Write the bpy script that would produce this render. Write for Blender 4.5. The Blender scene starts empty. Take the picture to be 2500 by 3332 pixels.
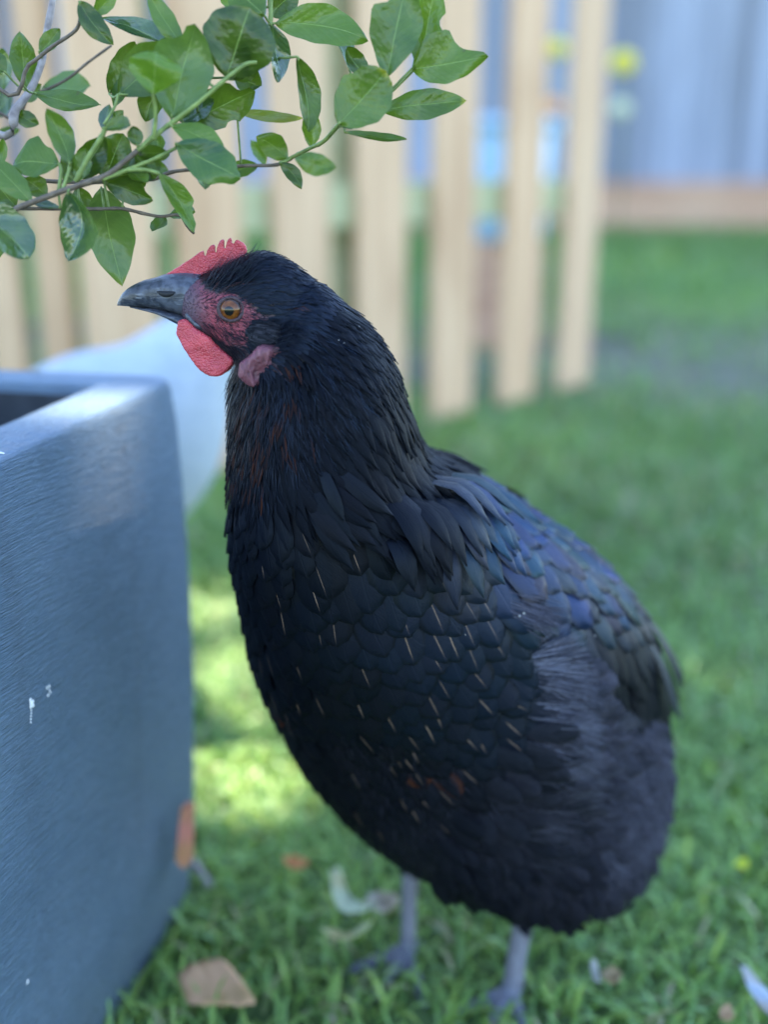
import bpy, bmesh, math, random
import numpy as np
from mathutils import Vector, Matrix
from mathutils.bvhtree import BVHTree
from mathutils import noise as mnoise
R = math.radians
random.seed(11)
rng = np.random.default_rng(11)

# ------------------------------------------------------------------ camera, sky, sun, exposure
sc = bpy.context.scene
C = sc.collection
CAMH, PITCH, VFOV = 0.47, R(17.7), R(50)
FPX = 1666 / math.tan(VFOV / 2)              # focal length in photograph pixels (2500 x 3332)
cd = bpy.data.cameras.new('camera')
cam = bpy.data.objects.new('camera', cd)
C.objects.link(cam)
cam.location = (0, 0, CAMH)
cam.rotation_euler = (math.pi / 2 - PITCH, 0, 0)
cd.sensor_fit = 'VERTICAL'
cd.sensor_height = 36
cd.lens = 18 / math.tan(VFOV / 2)
cd.clip_start = 0.01
cd.clip_end = 300
cd.dof.use_dof = True
cd.dof.focus_distance = 0.452
cd.dof.aperture_fstop = 2.9
sc.camera = cam

SUN = Vector((0.05, 0.45, 0.89)).normalized()
w = bpy.data.worlds.new('World')
sc.world = w
w.use_nodes = True
nt = w.node_tree
sky = nt.nodes.new('ShaderNodeTexSky')
sky.sky_type = 'NISHITA'
sky.sun_disc = False
sky.sun_elevation = math.asin(SUN.z)
sky.sun_rotation = math.atan2(SUN.x, SUN.y)
bg = nt.nodes['Background']
bg.inputs[1].default_value = 0.15
sky.ozone_density = 2.2
sky.air_density = 1.0
sky.dust_density = 0.3
nt.links.new(sky.outputs[0], bg.inputs[0])
sd = bpy.data.lights.new('sun', 'SUN')
sd.energy = 4.0
sd.angle = R(0.3)
sd.color = (1, 0.93, 0.8)
sun = bpy.data.objects.new('sun', sd)
C.objects.link(sun)
sun.rotation_euler = SUN.to_track_quat('Z', 'Y').to_euler()
sun.location = SUN * 30
vs = sc.view_settings
vs.view_transform = 'Standard'
vs.look = 'None'
vs.gamma = 1
vs.exposure = 2.75
sc.cycles.use_denoising = True
sc.cycles.max_bounces = 8
sc.cycles.transparent_max_bounces = 12

# ------------------------------------------------------------------ helpers
CP, SP = math.cos(PITCH), math.sin(PITCH)
S = 2500 / 1660.0

def P(px, py, d):
    """world point seen at photograph pixel (px, py) at ground distance d in front of the camera"""
    a, b = (px - 1250) / FPX, (1666 - py) / FPX
    y, z = CP + b * SP, -SP + b * CP
    return Vector((a * d / y, d, CAMH + z * d / y))

def D(px, py, d):
    return P(px * S, py * S, d)

def proj(v):
    x, y, z = v[0], v[1], v[2] - CAMH
    zc = y * CP - z * SP
    up = y * SP + z * CP
    return 1250 + FPX * x / zc, 1666 - FPX * up / zc

def mesh_obj(name, verts, faces, mat, parent=None, smooth=True, uv=None, attrs=None):
    me = bpy.data.meshes.new(name)
    me.from_pydata([tuple(v) for v in verts], [], faces)
    if smooth:
        me.polygons.foreach_set('use_smooth', [True] * len(me.polygons))
    if uv is not None:
        l = me.uv_layers.new(name='UVMap')
        idx = np.zeros(len(me.loops), dtype=np.int32)
        me.loops.foreach_get('vertex_index', idx)
        l.data.foreach_set('uv', np.asarray(uv, dtype=np.float32)[idx].ravel())
    if attrs:
        for k, arr in attrs.items():
            at = me.attributes.new(k, 'FLOAT_COLOR', 'POINT')
            at.data.foreach_set('color', np.asarray(arr, dtype=np.float32).ravel())
    if mat:
        me.materials.append(mat)
    o = bpy.data.objects.new(name, me)
    C.objects.link(o)
    if parent:
        o.parent = parent
    return o

def thing(name, label, cat, loc=(0, 0, 0), group=None):
    o = bpy.data.objects.new(name, None)
    o.empty_display_size = 0.05
    C.objects.link(o)
    o.location = loc
    o['label'] = label
    o['category'] = cat
    if group:
        o['group'] = group
    return o

def tag(o, label, cat, group=None):
    o['label'] = label
    o['category'] = cat
    if group:
        o['group'] = group
    return o

def put(o, parent):
    """parent while keeping world-space vertex coordinates"""
    o.parent = parent
    o.matrix_parent_inverse = Matrix.Translation(parent.location).inverted()
    return o

def tube(path, radii, n=8, cap=True):
    path = [Vector(p) for p in path]
    V, F = [], []
    up = Vector((0.13, 0.2, 0.97))
    for i, p in enumerate(path):
        a = path[max(0, i - 1)]
        b = path[min(len(path) - 1, i + 1)]
        t = (b - a).normalized()
        if abs(t.dot(up)) > 0.97:
            up = Vector((0.9, 0.3, 0.1))
        s = t.cross(up).normalized()
        q = s.cross(t)
        r = radii[i] if hasattr(radii, '__len__') else radii
        for k in range(n):
            an = 2 * math.pi * k / n
            V.append(p + s * math.cos(an) * r + q * math.sin(an) * r)
    for i in range(len(path) - 1):
        for k in range(n):
            F.append((i * n + k, i * n + (k + 1) % n, (i + 1) * n + (k + 1) % n, (i + 1) * n + k))
    if cap:
        F.append(tuple(range(n - 1, -1, -1)))
        F.append(tuple((len(path) - 1) * n + k for k in range(n)))
    return V, F

def spline(pts, m=6):
    pts = [np.array(p, float) for p in pts]
    out = []
    for i in range(len(pts) - 1):
        p0, p1, p2, p3 = pts[max(0, i - 1)], pts[i], pts[i + 1], pts[min(len(pts) - 1, i + 2)]
        for k in range(m):
            t = k / m
            out.append(0.5 * ((2 * p1) + (-p0 + p2) * t + (2 * p0 - 5 * p1 + 4 * p2 - p3) * t * t + (-p0 + 3 * p1 - 3 * p2 + p3) * t ** 3))
    out.append(pts[-1])
    return out

def join(parts):
    V, F = [], []
    for v, f in parts:
        o = len(V)
        V += list(v)
        F += [tuple(i + o for i in q) for q in f]
    return V, F

def box(c, sx, sy, sz, rz=0, bev=0.0):
    bm = bmesh.new()
    bmesh.ops.create_cube(bm, size=1)
    bmesh.ops.scale(bm, vec=(sx, sy, sz), verts=bm.verts)
    if bev:
        bmesh.ops.bevel(bm, geom=list(bm.edges), offset=bev, segments=2, affect='EDGES', profile=0.6)
    bmesh.ops.rotate(bm, cent=(0, 0, 0), matrix=Matrix.Rotation(rz, 3, 'Z'), verts=bm.verts)
    bmesh.ops.translate(bm, vec=c, verts=bm.verts)
    bm.verts.index_update()
    V = [v.co.copy() for v in bm.verts]
    F = [tuple(v.index for v in f.verts) for f in bm.faces]
    bm.free()
    return V, F

def inpoly(x, y, poly):
    c = False
    j = len(poly) - 1
    for i in range(len(poly)):
        xi, yi = poly[i]
        xj, yj = poly[j]
        if (yi > y) != (yj > y) and x < (xj - xi) * (y - yi) / (yj - yi) + xi:
            c = not c
        j = i
    return c

# ------------------------------------------------------------------ material helpers
class NM:
    def __init__(s, name, rough=0.6, spec=0.5):
        s.m = bpy.data.materials.new(name)
        s.m.use_nodes = True
        s.t = s.m.node_tree
        s.b = s.t.nodes['Principled BSDF']
        s.out = s.t.nodes['Material Output']
        s.b.inputs['Roughness'].default_value = rough
        s.b.inputs['Specular IOR Level'].default_value = spec
    def n(s, kind, **kw):
        nd = s.t.nodes.new('ShaderNode' + kind)
        for k, v in kw.items():
            setattr(nd, k, v)
        return nd
    def set(s, sock, v):
        if hasattr(v, 'is_linked') or hasattr(v, 'links'):
            s.t.links.new(v, sock)
        else:
            if sock.type == 'RGBA' and len(v) == 3:
                v = (*v, 1)
            sock.default_value = v
    def noise(s, vec, scale=5, detail=4, rough=0.55, dist=0):
        nd = s.n('TexNoise')
        if vec is not None:
            s.t.links.new(vec, nd.inputs['Vector'])
        nd.inputs['Scale'].default_value = scale
        nd.inputs['Detail'].default_value = detail
        nd.inputs['Roughness'].default_value = rough
        nd.inputs['Distortion'].default_value = dist
        return nd.outputs['Fac']
    def math(s, op, a, b=0.0, c=0.0, clamp=False):
        nd = s.n('Math', operation=op, use_clamp=clamp)
        s.set(nd.inputs[0], a)
        s.set(nd.inputs[1], b)
        s.set(nd.inputs[2], c)
        return nd.outputs[0]
    def mix(s, f, a, b):
        nd = s.n('Mix', data_type='RGBA')
        s.set(nd.inputs['Factor'], f)
        s.set(nd.inputs[6], a)
        s.set(nd.inputs[7], b)
        return nd.outputs[2]
    def ramp(s, f, *st):
        nd = s.n('ValToRGB')
        s.t.links.new(f, nd.inputs[0])
        e = nd.color_ramp.elements
        while len(e) < len(st):
            e.new(0.5)
        for q, (p, c) in zip(e, st):
            q.position = p
            q.color = (*c, 1) if len(c) == 3 else c
        return nd.outputs[0]
    def step(s, v, a, b):
        nd = s.n('MapRange', interpolation_type='SMOOTHSTEP')
        s.set(nd.inputs[0], v)
        nd.inputs[1].default_value = a
        nd.inputs[2].default_value = b
        return nd.outputs[0]
    def coord(s, which='Object'):
        return s.n('TexCoord').outputs[which]
    def mapping(s, vec, scale=(1, 1, 1), rot=(0, 0, 0), loc=(0, 0, 0)):
        nd = s.n('Mapping')
        s.t.links.new(vec, nd.inputs[0])
        nd.inputs['Scale'].default_value = scale
        nd.inputs['Rotation'].default_value = rot
        nd.inputs['Location'].default_value = loc
        return nd.outputs[0]
    def sep(s, vec):
        nd = s.n('SeparateXYZ')
        s.t.links.new(vec, nd.inputs[0])
        return nd.outputs
    def attr(s, name, kind='GEOMETRY'):
        nd = s.n('Attribute', attribute_name=name, attribute_type=kind)
        return nd
    def bump(s, h, strength=0.4, dist=0.002, prev=None):
        nd = s.n('Bump')
        nd.inputs['Strength'].default_value = strength
        nd.inputs['Distance'].default_value = dist
        s.t.links.new(h, nd.inputs['Height'])
        if prev is not None:
            s.t.links.new(prev, nd.inputs['Normal'])
        return nd.outputs[0]
    def col(s, c):
        s.set(s.b.inputs['Base Color'], c)
    def nor(s, nrm):
        s.t.links.new(nrm, s.b.inputs['Normal'])
    def translucent(s, color, fac):
        tr = s.n('BsdfTranslucent')
        s.set(tr.inputs[0], color)
        mx = s.n('MixShader')
        mx.inputs[0].default_value = fac
        s.t.links.new(s.b.outputs[0], mx.inputs[1])
        s.t.links.new(tr.outputs[0], mx.inputs[2])
        s.t.links.new(mx.outputs[0], s.out.inputs[0])

MAT = {}
def mk_materials():
    # soil and lawn base
    m = NM('soil', 0.95, 0.2)
    co = m.coord()
    f = m.noise(co, 18, 6)
    g = m.noise(co, 0.9, 4)
    dirt = m.ramp(f, (0.3, (0.09, 0.08, 0.065)), (0.7, (0.20, 0.18, 0.15)))
    turf = m.ramp(f, (0.3, (0.06, 0.10, 0.035)), (0.7, (0.15, 0.22, 0.075)))
    yy = m.sep(co)[1]
    worn = m.math('MULTIPLY', m.step(m.math('ADD', yy, m.math('MULTIPLY', g, 0.8)), 2.4, 2.9), m.math('SUBTRACT', 1.0, m.step(m.math('ADD', yy, m.math('MULTIPLY', g, 0.8)), 3.6, 4.3)))
    m.col(m.mix(m.math('MAXIMUM', m.step(g, 0.5, 0.64), worn), turf, dirt))
    m.nor(m.bump(f, 0.8, 0.01))
    MAT['soil'] = m.m
    m = NM('potting_soil', 0.95, 0.2)
    f = m.noise(m.coord(), 120, 6)
    m.col(m.ramp(f, (0.3, (0.012, 0.009, 0.007)), (0.75, (0.05, 0.035, 0.025))))
    m.nor(m.bump(f, 1.0, 0.006))
    MAT['potting'] = m.m
    # grass
    m = NM('grass_blade', 0.42, 0.6)
    a = m.attr('gcol')
    sp = m.sep(a.outputs['Vector'])
    green = m.ramp(sp[0], (0.0, (0.11, 0.20, 0.058)), (0.45, (0.20, 0.36, 0.10)), (0.8, (0.29, 0.45, 0.10)), (1.0, (0.37, 0.49, 0.10)))
    c = m.mix(sp[1], green, (0.46, 0.38, 0.24))
    m.col(c)
    m.translucent(m.mix(0.6, c, (0.20, 0.30, 0.005)), 0.38)
    MAT['grass'] = m.m
    # weathered far palings
    m = NM('weathered_paling', 0.85, 0.25)
    oi = m.n('ObjectInfo')
    co = m.coord()
    f = m.noise(m.mapping(co, (40, 40, 1.5)), 1.0, 6)
    c = m.ramp(f, (0.25, (0.19, 0.2, 0.24)), (0.6, (0.33, 0.36, 0.45)), (0.85, (0.42, 0.45, 0.54)))
    dark = m.mix(m.math('MULTIPLY', oi.outputs['Random'], 0.75), c, (0.11, 0.115, 0.13))
    m.col(dark)
    m.nor(m.bump(f, 0.5, 0.004))
    MAT['paling'] = m.m
    # raw pine pickets
    m = NM('raw_pine', 0.6, 0.3)
    oi = m.n('ObjectInfo')
    co = m.coord()
    off = m.n('VectorMath', operation='SCALE')
    m.t.links.new(oi.outputs['Random'], off.inputs['Scale'])
    off.inputs[0].default_value = (7, 3, 11)
    ad = m.n('VectorMath', operation='ADD')
    m.t.links.new(co, ad.inputs[0])
    m.t.links.new(off.outputs[0], ad.inputs[1])
    f = m.noise(m.mapping(ad.outputs[0], (60, 60, 2.2)), 1.0, 5, dist=0.6)
    g = m.noise(m.mapping(ad.outputs[0], (7, 7, 3.2)), 1.0, 3)
    c = m.ramp(f, (0.25, (0.44, 0.25, 0.13)), (0.55, (0.60, 0.375, 0.215)), (0.85, (0.68, 0.46, 0.285)))
    c = m.mix(m.math('MULTIPLY', m.step(g, 0.5, 0.72), 0.6), c, (0.40, 0.22, 0.11))
    m.col(m.mix(m.math('MULTIPLY', oi.outputs['Random'], 0.25), c, (0.60, 0.43, 0.28)))
    m.nor(m.bump(f, 0.3, 0.002))
    MAT['pine'] = m.m
    m = NM('treated_rail', 0.7, 0.3)
    f = m.noise(m.mapping(m.coord(), (3, 3, 60)), 1.0, 5)
    m.col(m.ramp(f, (0.3, (0.34, 0.33, 0.17)), (0.8, (0.50, 0.50, 0.30))))
    MAT['rail'] = m.m
    m = NM('sleeper_wood', 0.8, 0.25)
    f = m.noise(m.mapping(m.coord(), (1.2, 20, 26)), 1.0, 5)
    m.col(m.ramp(f, (0.3, (0.36, 0.19, 0.12)), (0.55, (0.50, 0.30, 0.20)), (0.8, (0.60, 0.43, 0.31))))
    m.nor(m.bump(f, 0.5, 0.006))
    MAT['sleeper'] = m.m
    # blue plastic
    m = NM('pale_blue_plastic', 0.35, 0.5)
    m.col((0.34, 0.52, 0.66))
    MAT['blue'] = m.m
    m = NM('yellow_petal', 0.6, 0.3)
    m.col((0.90, 0.78, 0.08))
    m.translucent((0.95, 0.85, 0.1), 0.3)
    MAT['yellow'] = m.m
    m = NM('orange_petal', 0.6, 0.3)
    m.col((0.85, 0.42, 0.16))
    MAT['orange'] = m.m
    m = NM('cream_petal', 0.6, 0.3)
    m.col((0.6, 0.62, 0.42))
    MAT['cream'] = m.m
    m = NM('green_stem', 0.6, 0.3)
    m.col((0.08, 0.14, 0.04))
    MAT['gstem'] = m.m
    # planter: brushed slate blue
    m = NM('slate_planter', 0.5, 0.4)
    co = m.coord()
    mp = m.mapping(m.mapping(co, (1, 1, 1), (0, 0, R(12))), (1, 1, 1), (R(4), 0, 0))
    warp = m.n('VectorMath', operation='MULTIPLY_ADD')
    nz = m.n('TexNoise')
    nz.inputs['Scale'].default_value = 14
    nz.inputs['Detail'].default_value = 2
    m.t.links.new(mp, nz.inputs['Vector'])
    m.t.links.new(nz.outputs['Color'], warp.inputs[0])
    warp.inputs[1].default_value = (0.006, 0.006, 0.006)
    m.t.links.new(mp, warp.inputs[2])
    st = m.noise(m.mapping(warp.outputs[0], (300, 55, 1250)), 1.0, 3, 0.65)
    st2 = m.noise(m.mapping(warp.outputs[0], (100, 12, 300)), 1.0, 2, 0.5)
    blot = m.noise(co, 9, 5, 0.6, 0.4)
    vert = m.noise(m.mapping(co, (45, 45, 3.5)), 1.0, 4)
    c = m.ramp(blot, (0.3, (0.095, 0.155, 0.22)), (0.7, (0.14, 0.205, 0.275)))
    c = m.mix(m.math('MULTIPLY', m.step(vert, 0.5, 0.8), 0.35), c, (0.07, 0.09, 0.115))
    c = m.mix(m.math('MULTIPLY', m.step(st, 0.5, 0.72), 0.3), c, (0.22, 0.27, 0.33))
    fl = m.noise(co, 75, 2)
    c = m.mix(m.math('MULTIPLY', m.step(fl, 0.73, 0.78), 0.5), c, (0.05, 0.06, 0.07))
    m.col(c)
    m.set(m.b.inputs['Roughness'], m.math('MULTIPLY_ADD', blot, 0.3, 0.33))
    nr = m.bump(st, 1.0, 0.0032)
    nr = m.bump(st2, 0.3, 0.002, nr)
    m.nor(nr)
    MAT['planter'] = m.m
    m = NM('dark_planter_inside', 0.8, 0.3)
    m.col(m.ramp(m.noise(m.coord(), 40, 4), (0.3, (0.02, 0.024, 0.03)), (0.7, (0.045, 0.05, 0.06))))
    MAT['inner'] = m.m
    m = NM('white_paint_chip', 0.6, 0.3)
    m.col((0.75, 0.74, 0.72))
    MAT['chip'] = m.m
    m = NM('grey_down', 0.8, 0.2)
    m.col((0.32, 0.31, 0.30))
    MAT['down'] = m.m
    # shrub leaves: older satin ones and waxy ones
    for lname, lkey, lr, ls in (('satin_leaf', 'leaf', 0.3, 0.5), ('waxy_leaf', 'waxy', 0.2, 1.0)):
        m = NM(lname, lr, ls)
        oi = m.n('ObjectInfo')
        uv = m.sep(m.coord('UV'))
        u = m.math('ABSOLUTE', m.math('SUBTRACT', uv[0], 0.5))
        co = m.coord()
        blot = m.noise(co, 60, 4)
        base = m.mix(m.step(blot, 0.35, 0.7), oi.outputs['Color'], m.mix(0.35, oi.outputs['Color'], (0.16, 0.24, 0.03)))
        lat = m.math('SINE', m.math('MULTIPLY', m.math('SUBTRACT', uv[1], m.math('MULTIPLY', u, 0.55)), 62.0))
        latm = m.step(lat, 0.86, 1.0)
        base = m.mix(m.math('MULTIPLY', latm, 0.07), base, (0.25, 0.38, 0.12))
        mid = m.math('SUBTRACT', 1.0, m.step(u, 0.006, 0.018))
        base = m.mix(m.math('MULTIPLY', mid, 0.55), base, (0.24, 0.34, 0.09))
        tipy = m.step(m.math('ADD', uv[1], m.math('MULTIPLY', m.noise(co, 130, 3), 0.22)), 1.0, 1.16)
        base = m.mix(m.math('MULTIPLY', tipy, oi.outputs['Alpha']), base, (0.42, 0.36, 0.03))
        sp = m.noise(co, 210, 2)
        base = m.mix(m.math('MULTIPLY', m.step(sp, 0.72, 0.77), 0.6), base, (0.06, 0.05, 0.02))
        m.col(base)
        hgt = m.math('ADD', m.math('MULTIPLY', lat, 0.08), m.math('MULTIPLY', mid, -2.0))
        m.nor(m.bump(hgt, 0.3, 0.0007, m.bump(m.noise(co, 90, 3), 0.4, 0.004)))
        m.translucent(m.mix(0.5, base, (0.22, 0.34, 0.01)), 0.33)
        MAT[lkey] = m.m
    for nm, ca, cb in (('green_twig', (0.10, 0.14, 0.035), (0.22, 0.28, 0.08)), ('brown_twig', (0.07, 0.05, 0.035), (0.16, 0.12, 0.085)), ('grey_twig', (0.16, 0.13, 0.125), (0.34, 0.29, 0.28))):
        m = NM(nm, 0.6, 0.35)
        f = m.noise(m.coord(), 260, 4)
        m.col(m.ramp(f, (0.3, ca), (0.7, cb)))
        m.nor(m.bump(f, 0.6, 0.001))
        MAT[nm] = m.m
    # dry leaf
    m = NM('dry_leaf', 0.6, 0.35)
    oi = m.n('ObjectInfo')
    f = m.noise(m.coord(), 45, 4)
    m.col(m.mix(m.step(f, 0.4, 0.65), oi.outputs['Color'], m.mix(0.5, oi.outputs['Color'], (0.40, 0.26, 0.07))))
    m.translucent(oi.outputs['Color'], 0.2)
    MAT['dry'] = m.m
    # black plumage
    m = NM('black_feather', 0.4, 0.5)
    a = m.sep(m.attr('fa').outputs['Vector'])      # random, streak, rust
    b = m.sep(m.attr('fb').outputs['Vector'])      # fluff, gloss, unused
    uv = m.sep(m.coord('UV'))
    us = m.math('SUBTRACT', uv[0], 0.5)
    u = m.math('ABSOLUTE', us)
    barbc = m.math('SUBTRACT', uv[1], m.math('MULTIPLY', u, 0.8))
    rndo = m.math('MULTIPLY', a[0], 37.0)
    cv = m.n('CombineXYZ')
    m.set(cv.inputs[0], m.math('MULTIPLY', barbc, 46.0))
    m.set(cv.inputs[1], m.math('MULTIPLY', us, 3.0))
    m.set(cv.inputs[2], rndo)
    barb = m.noise(cv.outputs[0], 1.0, 3, 0.6)
    base = m.ramp(a[0], (0.0, (0.0009, 0.0013, 0.003)), (0.5, (0.0013, 0.0018, 0.0038)), (1.0, (0.002, 0.0021, 0.0038)))
    edge = m.step(m.math('MAXIMUM', m.math('MULTIPLY', u, 2.0), m.math('POWER', uv[1], 5.0)), 0.62, 0.92)
    lace = m.math('MULTIPLY', m.math('SUBTRACT', 1.0, edge), m.step(b[1], 0.22, 0.45))
    base = m.mix(lace, base, m.mix(a[0], (0.003, 0.0055, 0.0125), (0.0055, 0.007, 0.0145)))
    flc = m.mix(m.math('MULTIPLY', m.math('MULTIPLY_ADD', a[0], 0.55, 0.3), m.step(barb, 0.32, 0.72)), (0.004, 0.004, 0.006), (0.085, 0.08, 0.108))
    base = m.mix(m.step(b[0], 0.1, 0.9), base, flc)
    base = m.mix(m.math('MULTIPLY', b[2], m.math('MULTIPLY_ADD', barb, 0.9, 0.2)), base, (0.26, 0.265, 0.35))
    rustm = m.math('MULTIPLY', m.step(m.math('ADD', u, m.math('MULTIPLY', barb, 0.3)), 0.28, 0.5), a[2])
    base = m.mix(rustm, base, (0.085, 0.024, 0.008))
    sh = m.math('SUBTRACT', 1.0, m.step(u, 0.005, 0.022))
    shl = m.math('MULTIPLY', m.step(uv[1], 0.42, 0.55), m.math('SUBTRACT', 1.0, m.step(uv[1], 0.72, 0.95)))
    base = m.mix(m.math('MULTIPLY', m.math('MULTIPLY', sh, shl), a[1]), base, (0.20, 0.13, 0.085))
    tint = m.ramp(a[0], (0.0, (0.16, 0.30, 0.85)), (0.3, (0.15, 0.45, 0.62)), (0.5, (0.25, 0.30, 0.62)), (0.72, (0.14, 0.42, 0.42)), (0.86, (0.34, 0.30, 0.42)), (1.0, (0.3, 0.3, 0.36)))
    glm = m.math('MULTIPLY', m.step(b[1], 0.5, 0.95), m.math('SUBTRACT', 1.0, m.math('MULTIPLY', edge, 0.6)))
    m.set(m.b.inputs['Metallic'], m.math('MULTIPLY', glm, 0.6))
    m.col(m.mix(m.math('MULTIPLY', glm, 0.045), base, tint))
    m.set(m.b.inputs['Specular Tint'], m.mix(m.math('MULTIPLY', b[1], 0.85), (0.75, 0.85, 1.0), tint))
    m.set(m.b.inputs['Specular IOR Level'], m.math('MULTIPLY_ADD', b[1], 0.62, 0.02))
    m.set(m.b.inputs['Roughness'], m.math('ADD', m.math('MULTIPLY', b[0], 0.3), m.math('MULTIPLY_ADD', barb, 0.12, m.math('MULTIPLY_ADD', b[1], -0.26, 0.5))))
    shaft = m.math('SUBTRACT', 1.0, m.step(u, 0.0, 0.035))
    h = m.math('ADD', m.math('MULTIPLY', barb, 0.8), m.math('MULTIPLY', shaft, 0.5))
    m.nor(m.bump(h, 0.32, 0.0011))
    # loose barbs: fluffy feathers break up toward the edge
    cut = m.step(m.math('SUBTRACT', m.math('MULTIPLY', barb, 1.35), m.math('MULTIPLY', m.math('MAXIMUM', m.math('MULTIPLY', u, 2.0), m.math('POWER', uv[1], 3.0)), 1.0)), -0.26, -0.14)
    alpha = m.math('MAXIMUM', cut, m.math('SUBTRACT', 1.0, m.step(b[0], 0.04, 0.3)))
    m.set(m.b.inputs['Alpha'], alpha)
    MAT['feather'] = m.m
    # hen skin, legs, black under-down (colour from the mesh)
    m = NM('hen_skin', 0.55, 0.4)
    a = m.attr('skin')
    co = m.coord()
    vo = m.n('TexVoronoi')
    vo.inputs['Scale'].default_value = 900
    m.t.links.new(co, vo.inputs['Vector'])
    f = m.noise(co, 260, 4)
    dots = m.step(vo.outputs['Distance'], 0.15, 0.5)
    c = m.mix(m.math('MULTIPLY', m.math('SUBTRACT', 1.0, dots), 0.3), a.outputs['Color'], (0.03, 0.02, 0.03))
    c = m.mix(m.math('MULTIPLY', m.step(f, 0.5, 0.68), 0.35), c, (0.07, 0.045, 0.06))
    m.col(c)
    m.nor(m.bump(m.math('ADD', dots, f), 0.7, 0.0009))
    MAT['skin'] = m.m
    m = NM('comb_red', 0.42, 0.5)
    co = m.coord()
    vo = m.n('TexVoronoi')
    vo.inputs['Scale'].default_value = 1300
    m.t.links.new(co, vo.inputs['Vector'])
    f = m.noise(co, 190, 4)
    c = m.ramp(f, (0.3, (0.34, 0.028, 0.042)), (0.7, (0.52, 0.06, 0.075)))
    m.col(m.mix(m.math('MULTIPLY', m.step(vo.outputs['Distance'], 0.45, 0.1), 0.35), c, (0.62, 0.2, 0.2)))
    m.nor(m.bump(m.math('SUBTRACT', f, vo.outputs['Distance']), 0.6, 0.0008))
    m.b.inputs['Subsurface Weight'].default_value = 0.12
    m.b.inputs['Subsurface Radius'].default_value = (0.003, 0.0008, 0.0006)
    m.b.inputs['Subsurface Scale'].default_value = 1.0
    MAT['comb'] = m.m
    m = NM('earlobe_skin', 0.5, 0.4)
    co = m.coord()
    f = m.noise(m.mapping(co, (1, 1, 0.5), (0, R(25), 0)), 190, 4, 0.6, 1.2)
    m.col(m.ramp(f, (0.3, (0.05, 0.016, 0.024)), (0.55, (0.13, 0.04, 0.055)), (0.8, (0.24, 0.10, 0.12))))
    m.nor(m.bump(f, 1.0, 0.0022))
    MAT['lobe'] = m.m
    m = NM('horn_beak', 0.3, 0.5)
    co = m.coord()
    f = m.noise(m.mapping(co, (90, 300, 420), (0, R(20), 0)), 1.0, 4)
    g = m.noise(co, 240, 4)
    c = m.ramp(g, (0.35, (0.012, 0.0135, 0.019)), (0.7, (0.05, 0.056, 0.075)))
    c = m.mix(m.math('MULTIPLY', m.step(f, 0.6, 0.72), 0.45), c, (0.22, 0.23, 0.26))
    x = m.sep(co)
    tipm = m.step(m.math('ADD', m.math('MULTIPLY', x[0], -1), m.math('MULTIPLY', g, 0.004)), 0.1105, 0.1135)
    c = m.mix(m.math('MULTIPLY', tipm, 0.6), c, (0.22, 0.18, 0.16))
    c = m.mix(m.math('MULTIPLY', m.step(m.math('ADD', x[0], m.math('MULTIPLY', g, 0.012)), -0.098, -0.082), 0.5), c, m.mix(m.step(g, 0.4, 0.6), (0.03, 0.036, 0.055), (0.10, 0.11, 0.145)))
    m.col(c)
    m.set(m.b.inputs['Roughness'], m.math('MULTIPLY_ADD', g, 0.3, 0.22))
    m.nor(m.bump(m.math('ADD', f, g), 0.7, 0.0008))
    MAT['beak'] = m.m
    m = NM('nostril', 0.6, 0.3)
    m.col((0.012, 0.012, 0.015))
    MAT['nostril'] = m.m
    # eye
    m = NM('hen_eye', 0.06, 0.25)
    x = m.sep(m.coord())
    r = m.math('SQRT', m.math('ADD', m.math('POWER', x[0], 2.0), m.math('POWER', x[2], 2.0)))
    an = m.n('TexNoise')
    an.inputs['Scale'].default_value = 700
    m.t.links.new(m.coord(), an.inputs['Vector'])
    iris = m.ramp(an.outputs['Fac'], (0.3, (0.07, 0.018, 0.003)), (0.7, (0.17, 0.055, 0.009)))
    pup = m.step(r, 0.0018, 0.0020)
    rim = m.step(r, 0.0035, 0.0043)
    c = m.mix(pup, (0.003, 0.003, 0.004), iris)
    c = m.mix(rim, c, (0.02, 0.012, 0.01))
    m.col(c)
    m.b.inputs['Coat Weight'].default_value = 0.25
    m.b.inputs['Coat Roughness'].default_value = 0.02
    MAT['eye'] = m.m
    m = NM('eyelid', 0.55, 0.35)
    f = m.noise(m.coord(), 900, 3)
    m.col(m.ramp(f, (0.3, (0.02, 0.012, 0.015)), (0.7, (0.075, 0.042, 0.05))))
    m.nor(m.bump(f, 0.8, 0.0008))
    MAT['lid'] = m.m
    # white plumage
    m = NM('white_plumage', 0.75, 0.3)
    co = m.coord()
    f = m.noise(m.mapping(co, (60, 60, 110)), 1.0, 4)
    m.col(m.ramp(f, (0.3, (0.36, 0.40, 0.44)), (0.7, (0.45, 0.49, 0.53))))
    m.nor(m.bump(f, 0.5, 0.006))
    MAT['white'] = m.m
    m = NM('yellow_skin', 0.5, 0.4)
    m.col((0.55, 0.33, 0.08))
    MAT['ywskin'] = m.m
    # added sun-blocking tree, out of view
    m = NM('tree_foliage', 0.6, 0.3)
    m.col((0.06, 0.10, 0.03))
    m.translucent((0.08, 0.14, 0.02), 0.15)
    MAT['foliage'] = m.m
    m = NM('tree_bark', 0.9, 0.2)
    m.col(m.ramp(m.noise(m.mapping(m.coord(), (4, 4, 0.6)), 1.0, 5), (0.3, (0.10, 0.08, 0.065)), (0.7, (0.25, 0.21, 0.18))))
    MAT['bark'] = m.m
mk_materials()

# ------------------------------------------------------------------ ground and lawn
gv = [(-60, -60, 0), (60, -60, 0), (60, 60, 0), (-60, 60, 0)]
g = mesh_obj('ground', gv, [(0, 1, 2, 3)], MAT['soil'], smooth=False)
g['kind'] = 'structure'

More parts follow.
